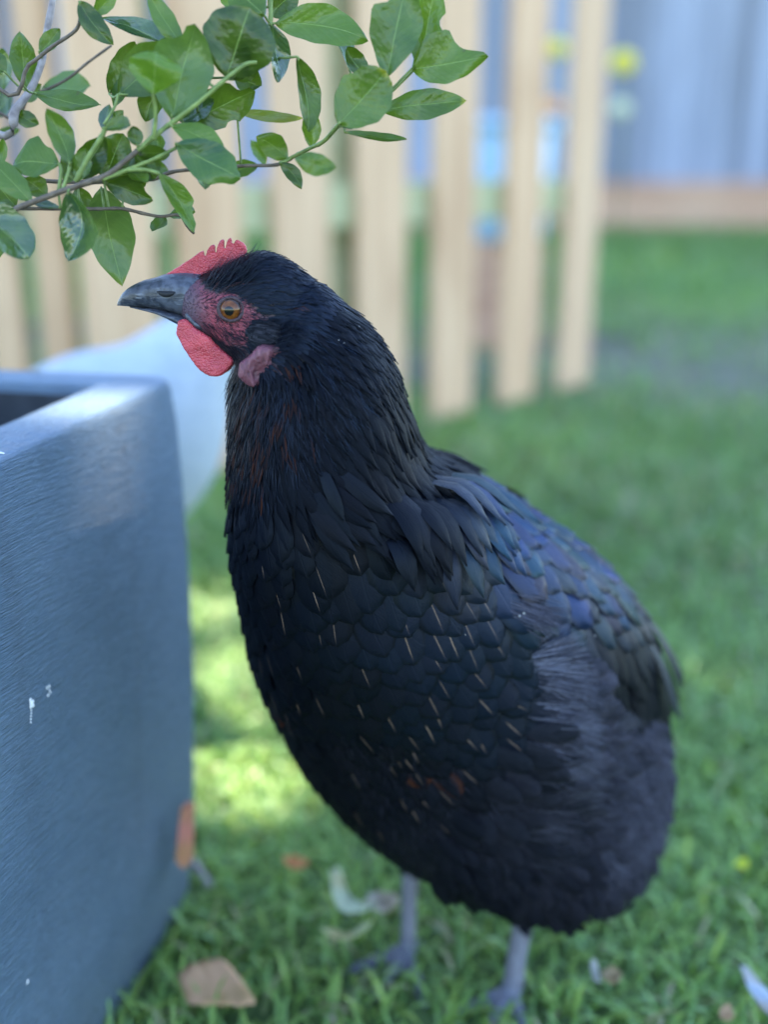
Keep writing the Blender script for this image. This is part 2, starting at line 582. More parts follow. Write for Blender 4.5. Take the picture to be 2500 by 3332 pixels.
PL_C = Vector((-0.121, 0.632, 0))                 # far right rim corner of the planter (outer)
PL_U = Vector((-0.21, -0.978, 0)).normalized()   # along the visible side, towards the camera
PL_V = Vector((-0.978, 0.21, 0)).normalized()    # along the far side, to the left
PL_S, PL_H = 0.37, 0.351

def in_planter(x, y, m=0.0):
    q = Vector((x, y, 0)) - PL_C
    a, b = q.dot(PL_U), q.dot(PL_V)
    return -m < a < PL_S + m and -m < b < PL_S + m

def lawn():
    Vs, Fs, Cs = [], [], []
    base = 0
    zones = [  # y0, y1, per m2, length, width
        (0.36, 0.95, 27000, (0.015, 0.037), (0.002, 0.004)),
        (0.95, 1.9, 11000, (0.022, 0.046), (0.003, 0.0055)),
        (1.9, 4.0, 4200, (0.025, 0.055), (0.004, 0.007)),
        (4.0, 8.2, 1100, (0.035, 0.075), (0.008, 0.014))]
    for y0, y1, den, ln, wd in zones:
        xw = 0.46
        area = xw * (y1 * y1 - y0 * y0)
        n = int(den * area)
        y = np.sqrt(rng.random(n) * (y1 * y1 - y0 * y0) + y0 * y0)
        x = (rng.random(n) * 2 - 1) * xw * y + 0.02
        keep = np.array([not in_planter(a, b, -0.004) for a, b in zip(x, y)]) if y0 < 1 else np.ones(n, bool)
        # sparse worn patches
        pn = np.sin(x * 5.1 + 1.3 * np.sin(y * 3.7)) * np.sin(y * 4.3 + 0.7 + np.sin(x * 2.9))
        keep &= ~((pn > 0.72) & (rng.random(n) < 0.6))
        worn = np.exp(-((y - 2.9 + 0.3 * np.sin(x * 3)) / 0.55) ** 2)
        keep &= ~(rng.random(n) < 0.72 * worn)
        x, y = x[keep], y[keep]
        n = len(x)
        L = rng.uniform(*ln, n) * (0.75 + 0.5 * (np.sin(x * 9 + y * 7) * 0.5 + 0.5))
        W = rng.uniform(*wd, n)
        th = rng.random(n) * 2 * np.pi
        lean = rng.uniform(0.5, 1.7, n)
        dx, dy = np.cos(th), np.sin(th)
        sx, sy = -dy, dx
        rows = []
        for k, (v, ww) in enumerate(((0, 0.8), (0.4, 1.0), (0.75, 0.7), (1.0, 0.06))):
            ang = lean * v * 0.8
            hx = L * v * np.sin(ang)
            hz = L * v * np.cos(ang)
            cx, cy = x + dx * hx, y + dy * hx
            for sg in (-1, 1):
                rows.append(np.stack([cx + sx * sg * W * ww / 2, cy + sy * sg * W * ww / 2, hz - 0.002], 1))
        V = np.stack(rows, 1).reshape(-1, 3)
        idx = np.arange(n)[:, None] * 8 + base
        F = np.concatenate([idx + np.array([[a, a + 1, a + 3, a + 2]]) for a in (0, 2, 4)], 0)
        tone = np.clip(0.42 + 0.22 * np.sin(x * 3.1 + 2 * np.sin(y * 2.3)) * np.sin(y * 2.9) + rng.normal(0, 0.2, n), 0, 1)
        dry = (rng.random(n) < 0.05 + 0.22 * np.clip(pn[keep], 0, 1) + 0.25 * worn[keep]).astype(float) * rng.uniform(0.5, 1, n)
        col = np.stack([tone, dry, np.zeros(n), np.ones(n)], 1)
        Vs.append(V); Fs.append(F); Cs.append(np.repeat(col, 8, 0))
        base += n * 8
    V = np.concatenate(Vs); F = np.concatenate(Fs); K = np.concatenate(Cs)
    me = bpy.data.meshes.new('grass')
    me.vertices.add(len(V)); me.vertices.foreach_set('co', V.astype(np.float32).ravel())
    me.loops.add(F.size); me.loops.foreach_set('vertex_index', F.astype(np.int32).ravel())
    me.polygons.add(len(F)); me.polygons.foreach_set('loop_start', np.arange(0, F.size, 4, dtype=np.int32))
    me.update(calc_edges=True)
    at = me.attributes.new('gcol', 'FLOAT_COLOR', 'POINT')
    at.data.foreach_set('color', K.astype(np.float32).ravel())
    me.materials.append(MAT['grass'])
    o = bpy.data.objects.new('grass', me)
    C.objects.link(o)
    o['kind'] = 'stuff'
    o['label'] = 'green lawn grass with a few dry blades under the hens'
    o['category'] = 'grass'
lawn()

# ------------------------------------------------------------------ far paling fence with sleeper wall
ff = thing('paling_fence', 'tall weathered grey paling fence standing on sleepers behind the lawn', 'fence', (0, 8.3, 0))
xs = -5.2
k = 0
while xs < 5.6:
    wd = 0.15 + random.uniform(-0.01, 0.012)
    h = 2.1 + random.uniform(-0.02, 0.02)
    yy = 8.3 + (0.0 if k % 2 else -0.018)
    v, f = box((xs + wd / 2, yy, 0.30 + h / 2), wd - 0.004 + (0.0 if k % 2 else 0.02), 0.016, h, random.uniform(-0.01, 0.01), 0.002)
    put(mesh_obj('paling', v, f, MAT['paling'], smooth=False), ff)
    xs += wd
    k += 1
sw = thing('sleeper_wall', 'low wall of brown timber sleepers at the foot of the tall fence', 'retaining wall', (0, 8.2, 0))
for j in range(2):
    for i in range(5):
        v, f = box((-4.8 + i * 2.4 + (0.5 if j else 0), 8.17 + random.uniform(-0.006, 0.006), 0.09 + 0.165 * j), 2.392, 0.09, 0.16, 0, 0.008)
        put(mesh_obj('sleeper', v, f, MAT['sleeper'], smooth=False), sw)

# ------------------------------------------------------------------ picket fence
pf = thing('picket_fence', 'raw pine picket fence with pale rails beyond the planter', 'fence', (0.0, 2.0, 0))

def picket(x, y, rz, wid, h=1.05, z0=0.015):
    t = 0.019
    prof = [(-wid / 2, 0), (wid / 2, 0), (wid / 2, h - 0.06), (0, h), (-wid / 2, h - 0.06)]
    V = [Vector((px, s * t / 2, pz)) for s in (-1, 1) for px, pz in prof]
    F = [(0, 1, 2, 3, 4), (9, 8, 7, 6, 5)] + [(i, 5 + i, 5 + (i + 1) % 5, (i + 1) % 5) for i in range(5)]
    M = Matrix.Translation((x, y, z0)) @ Matrix.Rotation(rz, 4, 'Z') @ Matrix.Rotation(random.uniform(-0.006, 0.006), 4, 'Y')
    o = mesh_obj('picket', V, F, MAT['pine'], smooth=False)
    bm = bmesh.new()
    bm.from_mesh(o.data)
    bmesh.ops.recalc_face_normals(bm, faces=bm.faces)
    bmesh.ops.bevel(bm, geom=list(bm.edges), offset=0.003, segments=1, affect='EDGES')
    bm.to_mesh(o.data)
    bm.free()
    o.parent = pf
    o.matrix_world = M
    o.matrix_parent_inverse = Matrix.Identity(4)
    o.matrix_basis = Matrix.Translation(pf.location).inverted() @ M
    return o

def on_line(px, A, B):
    k = (px - 830) / (2372 * 0.985)
    t = (k * A.y - A.x) / ((B.x - A.x) - k * (B.y - A.y))
    return A + (B - A) * t
LA, LB = Vector((-0.36, 1.62)) * 0.95, Vector((0.43, 2.42)) * 0.955
ang1 = math.atan2(LB.y - LA.y, LB.x - LA.x)
for px, wpx in ((1234, 90), (1113, 98), (972, 110), (822, 120), (658, 128), (470, 140), (275, 146)):
    q = on_line(px, LA, LB)
    picket(q.x, q.y, ang1, wpx * q.y / 2372 * 1.16)
LC, LD = Vector((-0.42, 1.66)), Vector((-1.6, 2.05))
ang2 = math.atan2(LD.y - LC.y, LD.x - LC.x)
for px, wpx in ((143, 80), (33, 88), (-75, 88), (-180, 88)):
    q = on_line(px, LC, LD)
    picket(q.x, q.y, ang2 + math.pi, wpx * q.y / 2372 * 1.02)
nrm1 = Vector((-math.sin(ang1), math.cos(ang1)))
for z in (0.402, 0.86):
    a = LA + nrm1 * 0.03 - (LB - LA).normalized() * 0.02
    b = LB + nrm1 * 0.03 + (LB - LA).normalized() * 0.02
    mid = (a + b) / 2
    v, f = box((mid.x, mid.y, z), (b - a).length, 0.035, 0.068, ang1, 0.003)
    put(mesh_obj('rail', v, f, MAT['rail'], smooth=False), pf)
    n2 = Vector((-math.sin(ang2), math.cos(ang2)))
    a, b = LC - n2 * 0.03, LD - n2 * 0.03
    mid = (a + b) / 2
    v, f = box((mid.x, mid.y, z), (b - a).length, 0.035, 0.068, ang2, 0.003)
    put(mesh_obj('rail', v, f, MAT['rail'], smooth=False), pf)
for q in (Vector((-0.40, 1.74)), LB + nrm1 * 0.09 - (LB - LA).normalized() * 0.62):
    v, f = box((q.x, q.y, 0.48), 0.085, 0.085, 0.96, ang1, 0.004)
    put(mesh_obj('post', v, f, MAT['rail'], smooth=False), pf)

# ------------------------------------------------------------------ pale blue tub and yellow flowers behind the fence
def lathe(prof, c, n=32):
    V, F = [], []
    for r, z in prof:
        for k in range(n):
            a = 2 * math.pi * k / n
            V.append(Vector((c[0] + r * math.cos(a), c[1] + r * math.sin(a), c[2] + z)))
    for i in range(len(prof) - 1):
        for k in range(n):
            F.append((i * n + k, i * n + (k + 1) % n, (i + 1) * n + (k + 1) % n, (i + 1) * n + k))
    F.append(tuple(range(n - 1, -1, -1)))
    return V, F
tb = thing('plastic_tub', 'pale blue plastic tub standing behind the picket fence', 'tub', (0.285, 2.95, 0.28))
v, f = lathe([(0.125, 0.0), (0.132, 0.01), (0.15, 0.28), (0.146, 0.285), (0.125, 0.03), (0.02, 0.028)], (0.285, 2.95, 0.28))
put(mesh_obj('tub_wall', v, f, MAT['blue']), tb)
v, f = lathe([(0.149, 0.26), (0.164, 0.265), (0.166, 0.288), (0.15, 0.294), (0.143, 0.285)], (0.285, 2.95, 0.28))
put(mesh_obj('rim', v, f, MAT['blue']), tb)
v, f = box((0.285, 2.95, 0.14), 0.2, 0.2, 0.282, 0.4, 0.006)
tag(mesh_obj('timber_block', v, f, MAT['sleeper'], smooth=False), 'brown timber block carrying the pale blue tub', 'block')

def flower(px, py, d, mats, lab, r=0.02):
    t = thing('flower_stalk', lab, 'flower', (D(px, py, d).x, d, 0), 'flower stalks behind the picket fence')
    top = D(px, py, d)
    pts = spline([(top.x, d, -0.005), (top.x + 0.012, d, top.z * 0.5), tuple(top)], 6)
    v, f = tube(pts, 0.0022, 6)
    put(mesh_obj('stem', v, f, MAT['gstem']), t)
    for i, (mt, pz, rr) in enumerate(mats):
        c = Vector((top.x, d, pz))
        V, F = [], []
        for j in range(16):
            a = 2 * math.pi * j / 16 + (j % 2) * 0.1
            el = 0.25 if j % 2 else -0.35
            dv = Vector((math.cos(a) * math.cos(el), math.sin(a) * math.cos(el), math.sin(el)))
            s = Vector((-math.sin(a), math.cos(a), 0))
            u = dv.cross(s)
            o = len(V)
            V += [c, c + dv * rr * 0.6 + s * rr * 0.28 + u * rr * 0.1, c + dv * rr * 1.05, c + dv * rr * 0.6 - s * rr * 0.28 + u * rr * 0.1]
            F.append((o, o + 1, o + 2, o + 3))
        b, bf = lathe([(0.001, -rr * 0.7), (rr * 0.5, -rr * 0.5), (rr * 0.75, 0), (rr * 0.55, rr * 0.5), (0.001, rr * 0.66)], c, 12)
        V, F = join([(V, F), (b, bf)])
        put(mesh_obj('blossom', V, F, MAT[mt]), t)
    return t
z1, z2 = D(1185, 105, 2.75).z, D(1178, 230, 2.75).z
flower(1203, 105, 2.75, [('yellow', z1, 0.034), ('orange', z2, 0.03)], 'flower stalk with a yellow and an orange bloom behind the pickets')
z1, z2 = D(1345, 135, 2.9).z, D(1340, 235, 2.9).z
flower(1348, 135, 2.9, [('yellow', z1, 0.042), ('cream', z2, 0.034)], 'flower stalk with a yellow and a cream bloom past the end picket')

# ------------------------------------------------------------------ planter
pl = thing('planter', 'square slate blue planter with brushed sides and thick rim', 'planter', (-0.36, 0.47, 0))

def rrect(half, rad, n=6):
    out = []
    for q, (sx, sy) in enumerate(((1, 1), (-1, 1), (-1, -1), (1, -1))):
        for i in range(n + 1):
            a = math.pi / 2 * (q + i / n)
            out.append((sx * (half - rad) + rad * math.cos(a), sy * (half - rad) + rad * math.sin(a)))
    return out
pc = PL_C + (PL_U + PL_V) * (PL_S / 2)
prz = math.atan2(-PL_U.y, -PL_U.x)
H2 = PL_S / 2
layers = [(H2 - 0.014, 0.018, 0.0), (H2 - 0.004, 0.02, 0.008), (H2 + 0.002, 0.022, 0.08), (H2 + 0.0055, 0.022, 0.17), (H2 + 0.006, 0.022, 0.24), (H2 + 0.005, 0.02, 0.29), (H2 + 0.0035, 0.018, 0.325), (H2 + 0.0018, 0.018, PL_H - 0.006), (H2 + 0.0012, 0.018, PL_H - 0.0032), (H2 + 0.0003, 0.018, PL_H - 0.0012),
          (H2 - 0.0012, 0.017, PL_H - 0.0002), (H2 - 0.004, 0.015, PL_H), (H2 - 0.0075, 0.014, PL_H + 0.0001), (H2 - 0.031, 0.006, PL_H + 0.0005), (H2 - 0.034, 0.005, PL_H - 0.0015), (H2 - 0.0355, 0.004, PL_H - 0.006), (H2 - 0.045, 0.004, 0.12)]
V, F = [], []
for half, rad, z in layers:
    for x, y in rrect(half, rad):
        V.append(Vector((x, y, z)))
n = 28
for i in range(len(layers) - 1):
    for k in range(n):
        F.append((i * n + k, i * n + (k + 1) % n, (i + 1) * n + (k + 1) % n, (i + 1) * n + k))
F.append(tuple(range(n - 1, -1, -1)))
M = Matrix.Translation((pc.x, pc.y, 0)) @ Matrix.Rotation(prz - math.pi / 2, 4, 'Z')
V = [M @ v for v in V]
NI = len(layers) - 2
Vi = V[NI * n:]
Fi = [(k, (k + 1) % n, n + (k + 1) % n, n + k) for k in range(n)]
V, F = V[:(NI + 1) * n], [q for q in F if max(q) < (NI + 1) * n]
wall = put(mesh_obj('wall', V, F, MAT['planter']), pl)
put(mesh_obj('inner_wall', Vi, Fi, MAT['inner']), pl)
so = Vector((pc.x, pc.y, 0.265))
V = []
for i in range(13):
    for j in range(13):
        V.append(M @ Vector(((i / 6 - 1) * (H2 - 0.042), (j / 6 - 1) * (H2 - 0.042), 0.165 + random.uniform(-0.006, 0.008))))
F = [(i * 13 + j, (i + 1) * 13 + j, (i + 1) * 13 + j + 1, i * 13 + j + 1) for i in range(12) for j in range(12)]
put(mesh_obj('soil', V, F, MAT['potting']), pl)
wb = BVHTree.FromObject(wall, bpy.context.evaluated_depsgraph_get())
CAMV = Vector((0, 0, CAMH))

def hit(bvh, px, py):
    dv = (P(px, py, 1.0) - CAMV).normalized()
    return bvh.ray_cast(CAMV, dv)

def chip(pts, thick):
    V, F = [], []
    for i in range(len(pts)):
        p, nn, _, _ = hit(wb, *pts[i][:2])
        if p is None:
            return
        r = pts[i][2]
        for k in range(6):
            a = 2 * math.pi * k / 6
            t1 = nn.orthogonal().normalized()
            t2 = nn.cross(t1)
            V.append(p + t1 * math.cos(a) * r + t2 * math.sin(a) * r + nn * thick)
        V.append(p + nn * (thick + 0.0006))
        b = i * 7
        F += [(b + k, b + (k + 1) % 6, b + 6) for k in range(6)]
    put(mesh_obj('paint_chip', V, F, MAT['chip'], smooth=False), pl)
chip([(96, 2278, 0.0011), (99, 2290, 0.0015), (104, 2283, 0.0011), (97, 2299, 0.0010), (105, 2296, 0.0010), (98, 2310, 0.0005), (98, 2320, 0.0005), (97, 2330, 0.0005), (97, 2340, 0.0006), (97, 2350, 0.0005)], 0.0003)
chip([(150, 2238, 0.0007), (157, 2233, 0.0008), (157, 2246, 0.0005), (161, 2252, 0.0006), (154, 2262, 0.0008)], 0.0003)
chip([(87, 3190, 0.0007), (86, 3198, 0.0007)], 0.0003)
chip([(2, 1476, 0.0009), (10, 1478, 0.0006)], 0.0003)

# ------------------------------------------------------------------ citrus shrub in the planter
cs = thing('potted_shrub', 'leafy green shrub with glossy chewed leaves growing in the planter', 'shrub', (pc.x, pc.y, 0.26))
tx, ty = pc.x + 0.03, pc.y + 0.02
trunk = spline([(tx, ty, 0.15), (tx + 0.01, ty, 0.40), (tx - 0.01, ty + 0.02, 0.55), (tx + 0.02, ty + 0.03, 0.72)], 6)
v, f = tube(trunk, [0.011 - 0.006 * i / (len(trunk) - 1) for i in range(len(trunk))], 10)
put(mesh_obj('trunk', v, f, MAT['grey_twig']), cs)
Z = 1 / 1.1857
STEMS = []

def stem(pts, d0, d1, r0, r1, mat, root=None):
    q = [P(x * Z, y * Z, d0 + (d1 - d0) * i / (len(pts) - 1)) for i, (x, y) in enumerate(pts)]
    full = q
    if root is not None:
        full = [Vector(trunk[root]), (Vector(trunk[root]) + q[0]) / 2 + Vector((0, 0, 0.012))] + q
    sp = spline(full, 5)
    rad = [r0 + (r1 - r0) * i / (len(sp) - 1) for i in range(len(sp))]
    rad = [r * (1 + 0.28 * (random.random() ** 4)) for r in rad]
    v, f = tube(sp, rad, 7)
    put(mesh_obj('branch', v, f, MAT[mat]), cs)
    STEMS.extend([(Vector(p), r) for p, r in zip(sp, rad)])
stem([(-40, 850), (60, 805), (230, 740), (400, 680), (470, 630), (530, 580)], 0.44, 0.445, 0.0013, 0.0010, 'brown_twig', 8)
stem([(530, 580), (600, 520), (660, 475), (760, 400), (870, 305), (915, 270), (950, 246), (990, 240)], 0.445, 0.455, 0.0010, 0.0007, 'green_twig')
stem([(-40, 700), (100, 690), (210, 700), (400, 702), (590, 690), (680, 660), (930, 640), (1070, 635), (1140, 600)], 0.48, 0.50, 0.0010, 0.0007, 'brown_twig', 9)
stem([(1080, 632), (1140, 600), (1200, 570), (1250, 545), (1300, 490), (1330, 465)], 0.50, 0.47, 0.0007, 0.0010, 'green_twig')
stem([(60, 805), (240, 805), (380, 806), (470, 805), (560, 825), (620, 835), (690, 830), (720, 870), (748, 900)], 0.45, 0.47, 0.0007, 0.0006, 'brown_twig')
stem([(-40, 510), (60, 420), (120, 340), (160, 240), (170, 170), (205, -20), (215, -120)], 0.50, 0.52, 0.0020, 0.0012, 'grey_twig', 12)
stem([(-30, 325), (110, 250), (200, 180), (290, 118), (310, 60)], 0.48, 0.47, 0.0009, 0.0007, 'brown_twig', 15)
stem([(-30, 420), (120, 370), (250, 310), (340, 240), (430, 175)], 0.52, 0.52, 0.0009, 0.0005, 'brown_twig', 14)
stem([(395, 692), (490, 655), (590, 615), (640, 590), (700, 560)], 0.443, 0.45, 0.0009, 0.0006, 'green_twig')
stem([(490, 655), (560, 655), (612, 668)], 0.444, 0.445, 0.0008, 0.0007, 'green_twig')
stem([(1010, 250), (1040, 110), (1045, 0), (1050, -100)], 0.475, 0.48, 0.0009, 0.0008, 'green_twig')
stem([(240, 735), (265, 660), (270, 625)], 0.445, 0.45, 0.0008, 0.0007, 'green_twig')
stem([(225, 740), (235, 660), (225, 630)], 0.447, 0.45, 0.0008, 0.0006, 'green_twig')
stem([(590, 540), (600, 440), (588, 360)], 0.445, 0.44, 0.0008, 0.0006, 'green_twig')
stem([(290, 700), (345, 600), (395, 520), (402, 490)], 0.444, 0.444, 0.0009, 0.0010, 'green_twig')
stem([(400, 480), (440, 415), (455, 365)], 0.455, 0.46, 0.0006, 0.0005, 'green_twig')

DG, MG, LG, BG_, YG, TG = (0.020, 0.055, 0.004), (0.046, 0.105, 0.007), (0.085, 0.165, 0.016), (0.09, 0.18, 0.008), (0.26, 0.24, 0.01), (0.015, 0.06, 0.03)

def leaf(base, tip, wpx, d=0.45, dd=0.0, tilt=0.0, fold=0.18, bend=0.06, col=MG, yel=0.0, peak=0.5, pw=0.75, notch=(), asym=0.0, side=0.0, pet=True, z1=True):
    sc_ = Z if z1 else 1.0
    B = P(base[0] * sc_, base[1] * sc_, d)
    T = P(tip[0] * sc_, tip[1] * sc_, d + dd)
    t = (T - B)
    L = t.length
    t.normalize()
    vdir = (CAMV - (B + T) / 2).normalized()
    s = t.cross(vdir).normalized()
    nn = s.cross(t).normalized()
    if tilt:
        best = None
        for sg in (1, -1):
            q = Matrix.Rotation(R(abs(tilt)) * sg, 3, t)
            cand = q @ nn
            if best is None or (cand.z > best[0].z) == (tilt > 0):
                best = (cand, q @ s)
        nn, s = best
    W = wpx * sc_ * d / FPX / 2 / max(0.45, math.cos(R(tilt)))
    NU, NV = 10, 20
    V, UV = [], []
    ph = random.random() * 6
    cupv = random.uniform(-0.25, 0.25)
    for i in range(NV + 1):
        v = i / NV
        e = math.log(0.5) / math.log(peak)
        prof = max(0.0, math.sin(math.pi * v ** e)) ** pw
        for j in range(NU + 1):
            u = j / NU * 2 - 1
            ww = prof * (1 + asym * u)
            for (sd_, nv, nw, nd) in notch:
                if sd_ * u > 0 or sd_ == 0:
                    ww *= 1 - nd * max(0, 1 - ((v - nv) / nw) ** 2) ** 0.7
            ww *= 1 + 0.03 * math.sin(v * 23 + ph + (2 if u > 0 else 0))
            off = fold * abs(u) * ww * W + bend * L * 4 * v * (1 - v) * -1 + 0.09 * W * math.sin(v * 7 + u * 2.2 + ph) + cupv * W * (1 - u * u) * ww
            sidec = side * L * 4 * v * (1 - v)
            V.append(B + t * (L * v) + s * (u * ww * W + sidec) + nn * off)
            UV.append((u * 0.5 + 0.5, v))
    F = [(i * (NU + 1) + j, i * (NU + 1) + j + 1, (i + 1) * (NU + 1) + j + 1, (i + 1) * (NU + 1) + j) for i in range(NV) for j in range(NU)]
    o = put(mesh_obj('leaf', V, F, MAT['waxy' if col is TG else 'leaf'], uv=UV), cs)
    k = random.uniform(0.58, 0.85)
    o.color = (col[0] * k, col[1] * k, col[2] * k, yel)
    if pet:
        near = min(STEMS, key=lambda q: (q[0] - B).length)
        dist = (near[0] - B).length
        if 0.0004 < dist < 0.06:
            m_ = (near[0] + B) / 2 + Vector((0, 0, -0.08 * dist))
            v, f = tube(spline([near[0], m_, B, B + t * L * 0.05], 3), 0.0005, 5)
            put(mesh_obj('petiole', v, f, MAT['green_twig']), cs)
    return o

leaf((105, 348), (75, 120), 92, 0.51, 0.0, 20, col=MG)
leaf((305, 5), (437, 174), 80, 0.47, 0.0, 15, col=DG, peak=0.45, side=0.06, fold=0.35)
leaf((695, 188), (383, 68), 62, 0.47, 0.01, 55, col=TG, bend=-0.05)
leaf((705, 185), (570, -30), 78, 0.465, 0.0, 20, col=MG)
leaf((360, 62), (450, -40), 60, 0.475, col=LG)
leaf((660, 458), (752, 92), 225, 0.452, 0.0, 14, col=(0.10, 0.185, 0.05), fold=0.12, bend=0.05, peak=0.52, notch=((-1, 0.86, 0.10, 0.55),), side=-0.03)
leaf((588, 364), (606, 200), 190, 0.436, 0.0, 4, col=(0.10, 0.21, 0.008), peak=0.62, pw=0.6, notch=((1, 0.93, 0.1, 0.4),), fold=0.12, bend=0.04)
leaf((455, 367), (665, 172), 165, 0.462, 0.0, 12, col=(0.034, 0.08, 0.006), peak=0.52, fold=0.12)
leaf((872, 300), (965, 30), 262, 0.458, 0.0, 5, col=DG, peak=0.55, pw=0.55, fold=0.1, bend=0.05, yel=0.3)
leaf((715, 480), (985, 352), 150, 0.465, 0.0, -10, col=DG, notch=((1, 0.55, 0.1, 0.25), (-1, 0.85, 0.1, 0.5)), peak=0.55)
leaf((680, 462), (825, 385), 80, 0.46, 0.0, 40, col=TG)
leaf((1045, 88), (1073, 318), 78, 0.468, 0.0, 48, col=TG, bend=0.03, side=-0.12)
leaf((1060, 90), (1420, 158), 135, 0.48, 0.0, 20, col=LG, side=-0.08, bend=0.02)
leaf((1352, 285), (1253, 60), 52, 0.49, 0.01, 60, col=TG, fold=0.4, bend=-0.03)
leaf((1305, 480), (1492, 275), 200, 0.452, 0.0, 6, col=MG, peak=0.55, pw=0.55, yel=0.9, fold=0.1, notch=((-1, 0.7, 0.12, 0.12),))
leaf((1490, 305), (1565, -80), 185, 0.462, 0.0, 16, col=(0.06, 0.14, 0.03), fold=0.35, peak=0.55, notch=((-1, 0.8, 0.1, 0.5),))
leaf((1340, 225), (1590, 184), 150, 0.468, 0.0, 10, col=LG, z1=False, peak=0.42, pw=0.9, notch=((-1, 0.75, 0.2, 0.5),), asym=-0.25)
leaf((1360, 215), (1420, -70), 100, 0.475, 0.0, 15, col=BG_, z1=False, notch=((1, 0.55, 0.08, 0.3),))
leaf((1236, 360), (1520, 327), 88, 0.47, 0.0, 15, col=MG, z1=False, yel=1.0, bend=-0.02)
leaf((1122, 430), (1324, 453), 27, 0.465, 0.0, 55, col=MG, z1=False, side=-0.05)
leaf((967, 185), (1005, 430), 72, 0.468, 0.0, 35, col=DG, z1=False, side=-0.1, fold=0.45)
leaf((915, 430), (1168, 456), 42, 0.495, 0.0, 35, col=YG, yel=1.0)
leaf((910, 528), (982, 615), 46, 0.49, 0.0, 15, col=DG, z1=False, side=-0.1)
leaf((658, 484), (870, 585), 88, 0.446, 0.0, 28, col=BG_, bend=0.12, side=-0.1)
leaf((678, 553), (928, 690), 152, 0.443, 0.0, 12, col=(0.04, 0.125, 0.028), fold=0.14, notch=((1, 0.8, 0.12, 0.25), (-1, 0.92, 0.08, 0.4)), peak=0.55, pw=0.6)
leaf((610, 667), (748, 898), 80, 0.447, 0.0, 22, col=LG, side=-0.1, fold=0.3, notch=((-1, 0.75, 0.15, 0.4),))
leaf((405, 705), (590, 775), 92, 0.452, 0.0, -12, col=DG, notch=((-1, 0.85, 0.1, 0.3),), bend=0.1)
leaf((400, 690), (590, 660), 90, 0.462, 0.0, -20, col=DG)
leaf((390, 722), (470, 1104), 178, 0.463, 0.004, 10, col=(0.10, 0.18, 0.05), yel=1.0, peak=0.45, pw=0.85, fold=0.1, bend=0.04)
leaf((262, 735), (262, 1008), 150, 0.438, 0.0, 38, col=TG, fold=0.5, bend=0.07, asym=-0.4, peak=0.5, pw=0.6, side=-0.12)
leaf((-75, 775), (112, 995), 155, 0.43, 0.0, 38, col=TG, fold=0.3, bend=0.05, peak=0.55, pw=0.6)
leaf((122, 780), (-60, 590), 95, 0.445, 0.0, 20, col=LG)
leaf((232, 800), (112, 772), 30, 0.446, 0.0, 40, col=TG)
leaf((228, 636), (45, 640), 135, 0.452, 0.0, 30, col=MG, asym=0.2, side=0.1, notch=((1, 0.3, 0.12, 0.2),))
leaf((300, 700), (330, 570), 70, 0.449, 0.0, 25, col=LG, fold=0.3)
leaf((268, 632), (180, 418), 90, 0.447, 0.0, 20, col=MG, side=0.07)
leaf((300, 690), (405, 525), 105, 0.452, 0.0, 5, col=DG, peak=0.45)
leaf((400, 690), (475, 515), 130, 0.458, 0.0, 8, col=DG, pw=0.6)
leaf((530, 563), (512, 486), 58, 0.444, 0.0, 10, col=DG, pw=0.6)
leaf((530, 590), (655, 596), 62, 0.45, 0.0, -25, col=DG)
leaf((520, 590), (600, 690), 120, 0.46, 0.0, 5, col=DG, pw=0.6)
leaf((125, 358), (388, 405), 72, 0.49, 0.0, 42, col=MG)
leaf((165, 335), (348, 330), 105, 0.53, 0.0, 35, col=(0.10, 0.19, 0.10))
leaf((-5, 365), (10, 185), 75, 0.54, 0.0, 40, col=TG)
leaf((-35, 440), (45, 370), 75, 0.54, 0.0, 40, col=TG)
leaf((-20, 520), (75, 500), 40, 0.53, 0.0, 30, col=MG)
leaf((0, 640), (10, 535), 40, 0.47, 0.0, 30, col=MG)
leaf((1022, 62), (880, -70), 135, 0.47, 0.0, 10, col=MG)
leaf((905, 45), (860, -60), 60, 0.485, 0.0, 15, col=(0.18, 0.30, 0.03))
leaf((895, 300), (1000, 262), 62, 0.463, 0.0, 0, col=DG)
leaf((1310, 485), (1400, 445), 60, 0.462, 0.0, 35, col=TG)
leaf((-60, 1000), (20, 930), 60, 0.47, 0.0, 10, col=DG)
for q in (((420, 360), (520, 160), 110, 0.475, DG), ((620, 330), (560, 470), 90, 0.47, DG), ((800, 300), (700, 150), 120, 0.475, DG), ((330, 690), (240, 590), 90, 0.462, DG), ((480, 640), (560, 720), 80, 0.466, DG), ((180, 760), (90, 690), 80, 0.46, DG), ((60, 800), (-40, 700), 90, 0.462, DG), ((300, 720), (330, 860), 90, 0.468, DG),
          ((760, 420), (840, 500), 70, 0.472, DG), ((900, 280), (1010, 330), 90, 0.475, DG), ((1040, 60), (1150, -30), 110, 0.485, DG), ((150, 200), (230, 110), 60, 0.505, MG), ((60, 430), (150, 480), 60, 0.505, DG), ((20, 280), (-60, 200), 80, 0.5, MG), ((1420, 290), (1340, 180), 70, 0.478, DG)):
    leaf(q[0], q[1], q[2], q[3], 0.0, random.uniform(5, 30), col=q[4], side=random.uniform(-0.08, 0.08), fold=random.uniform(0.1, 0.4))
vis_st = [q for q in STEMS if 0 < proj(q[0])[0] < 1150 and 60 < proj(q[0])[1] < 720]
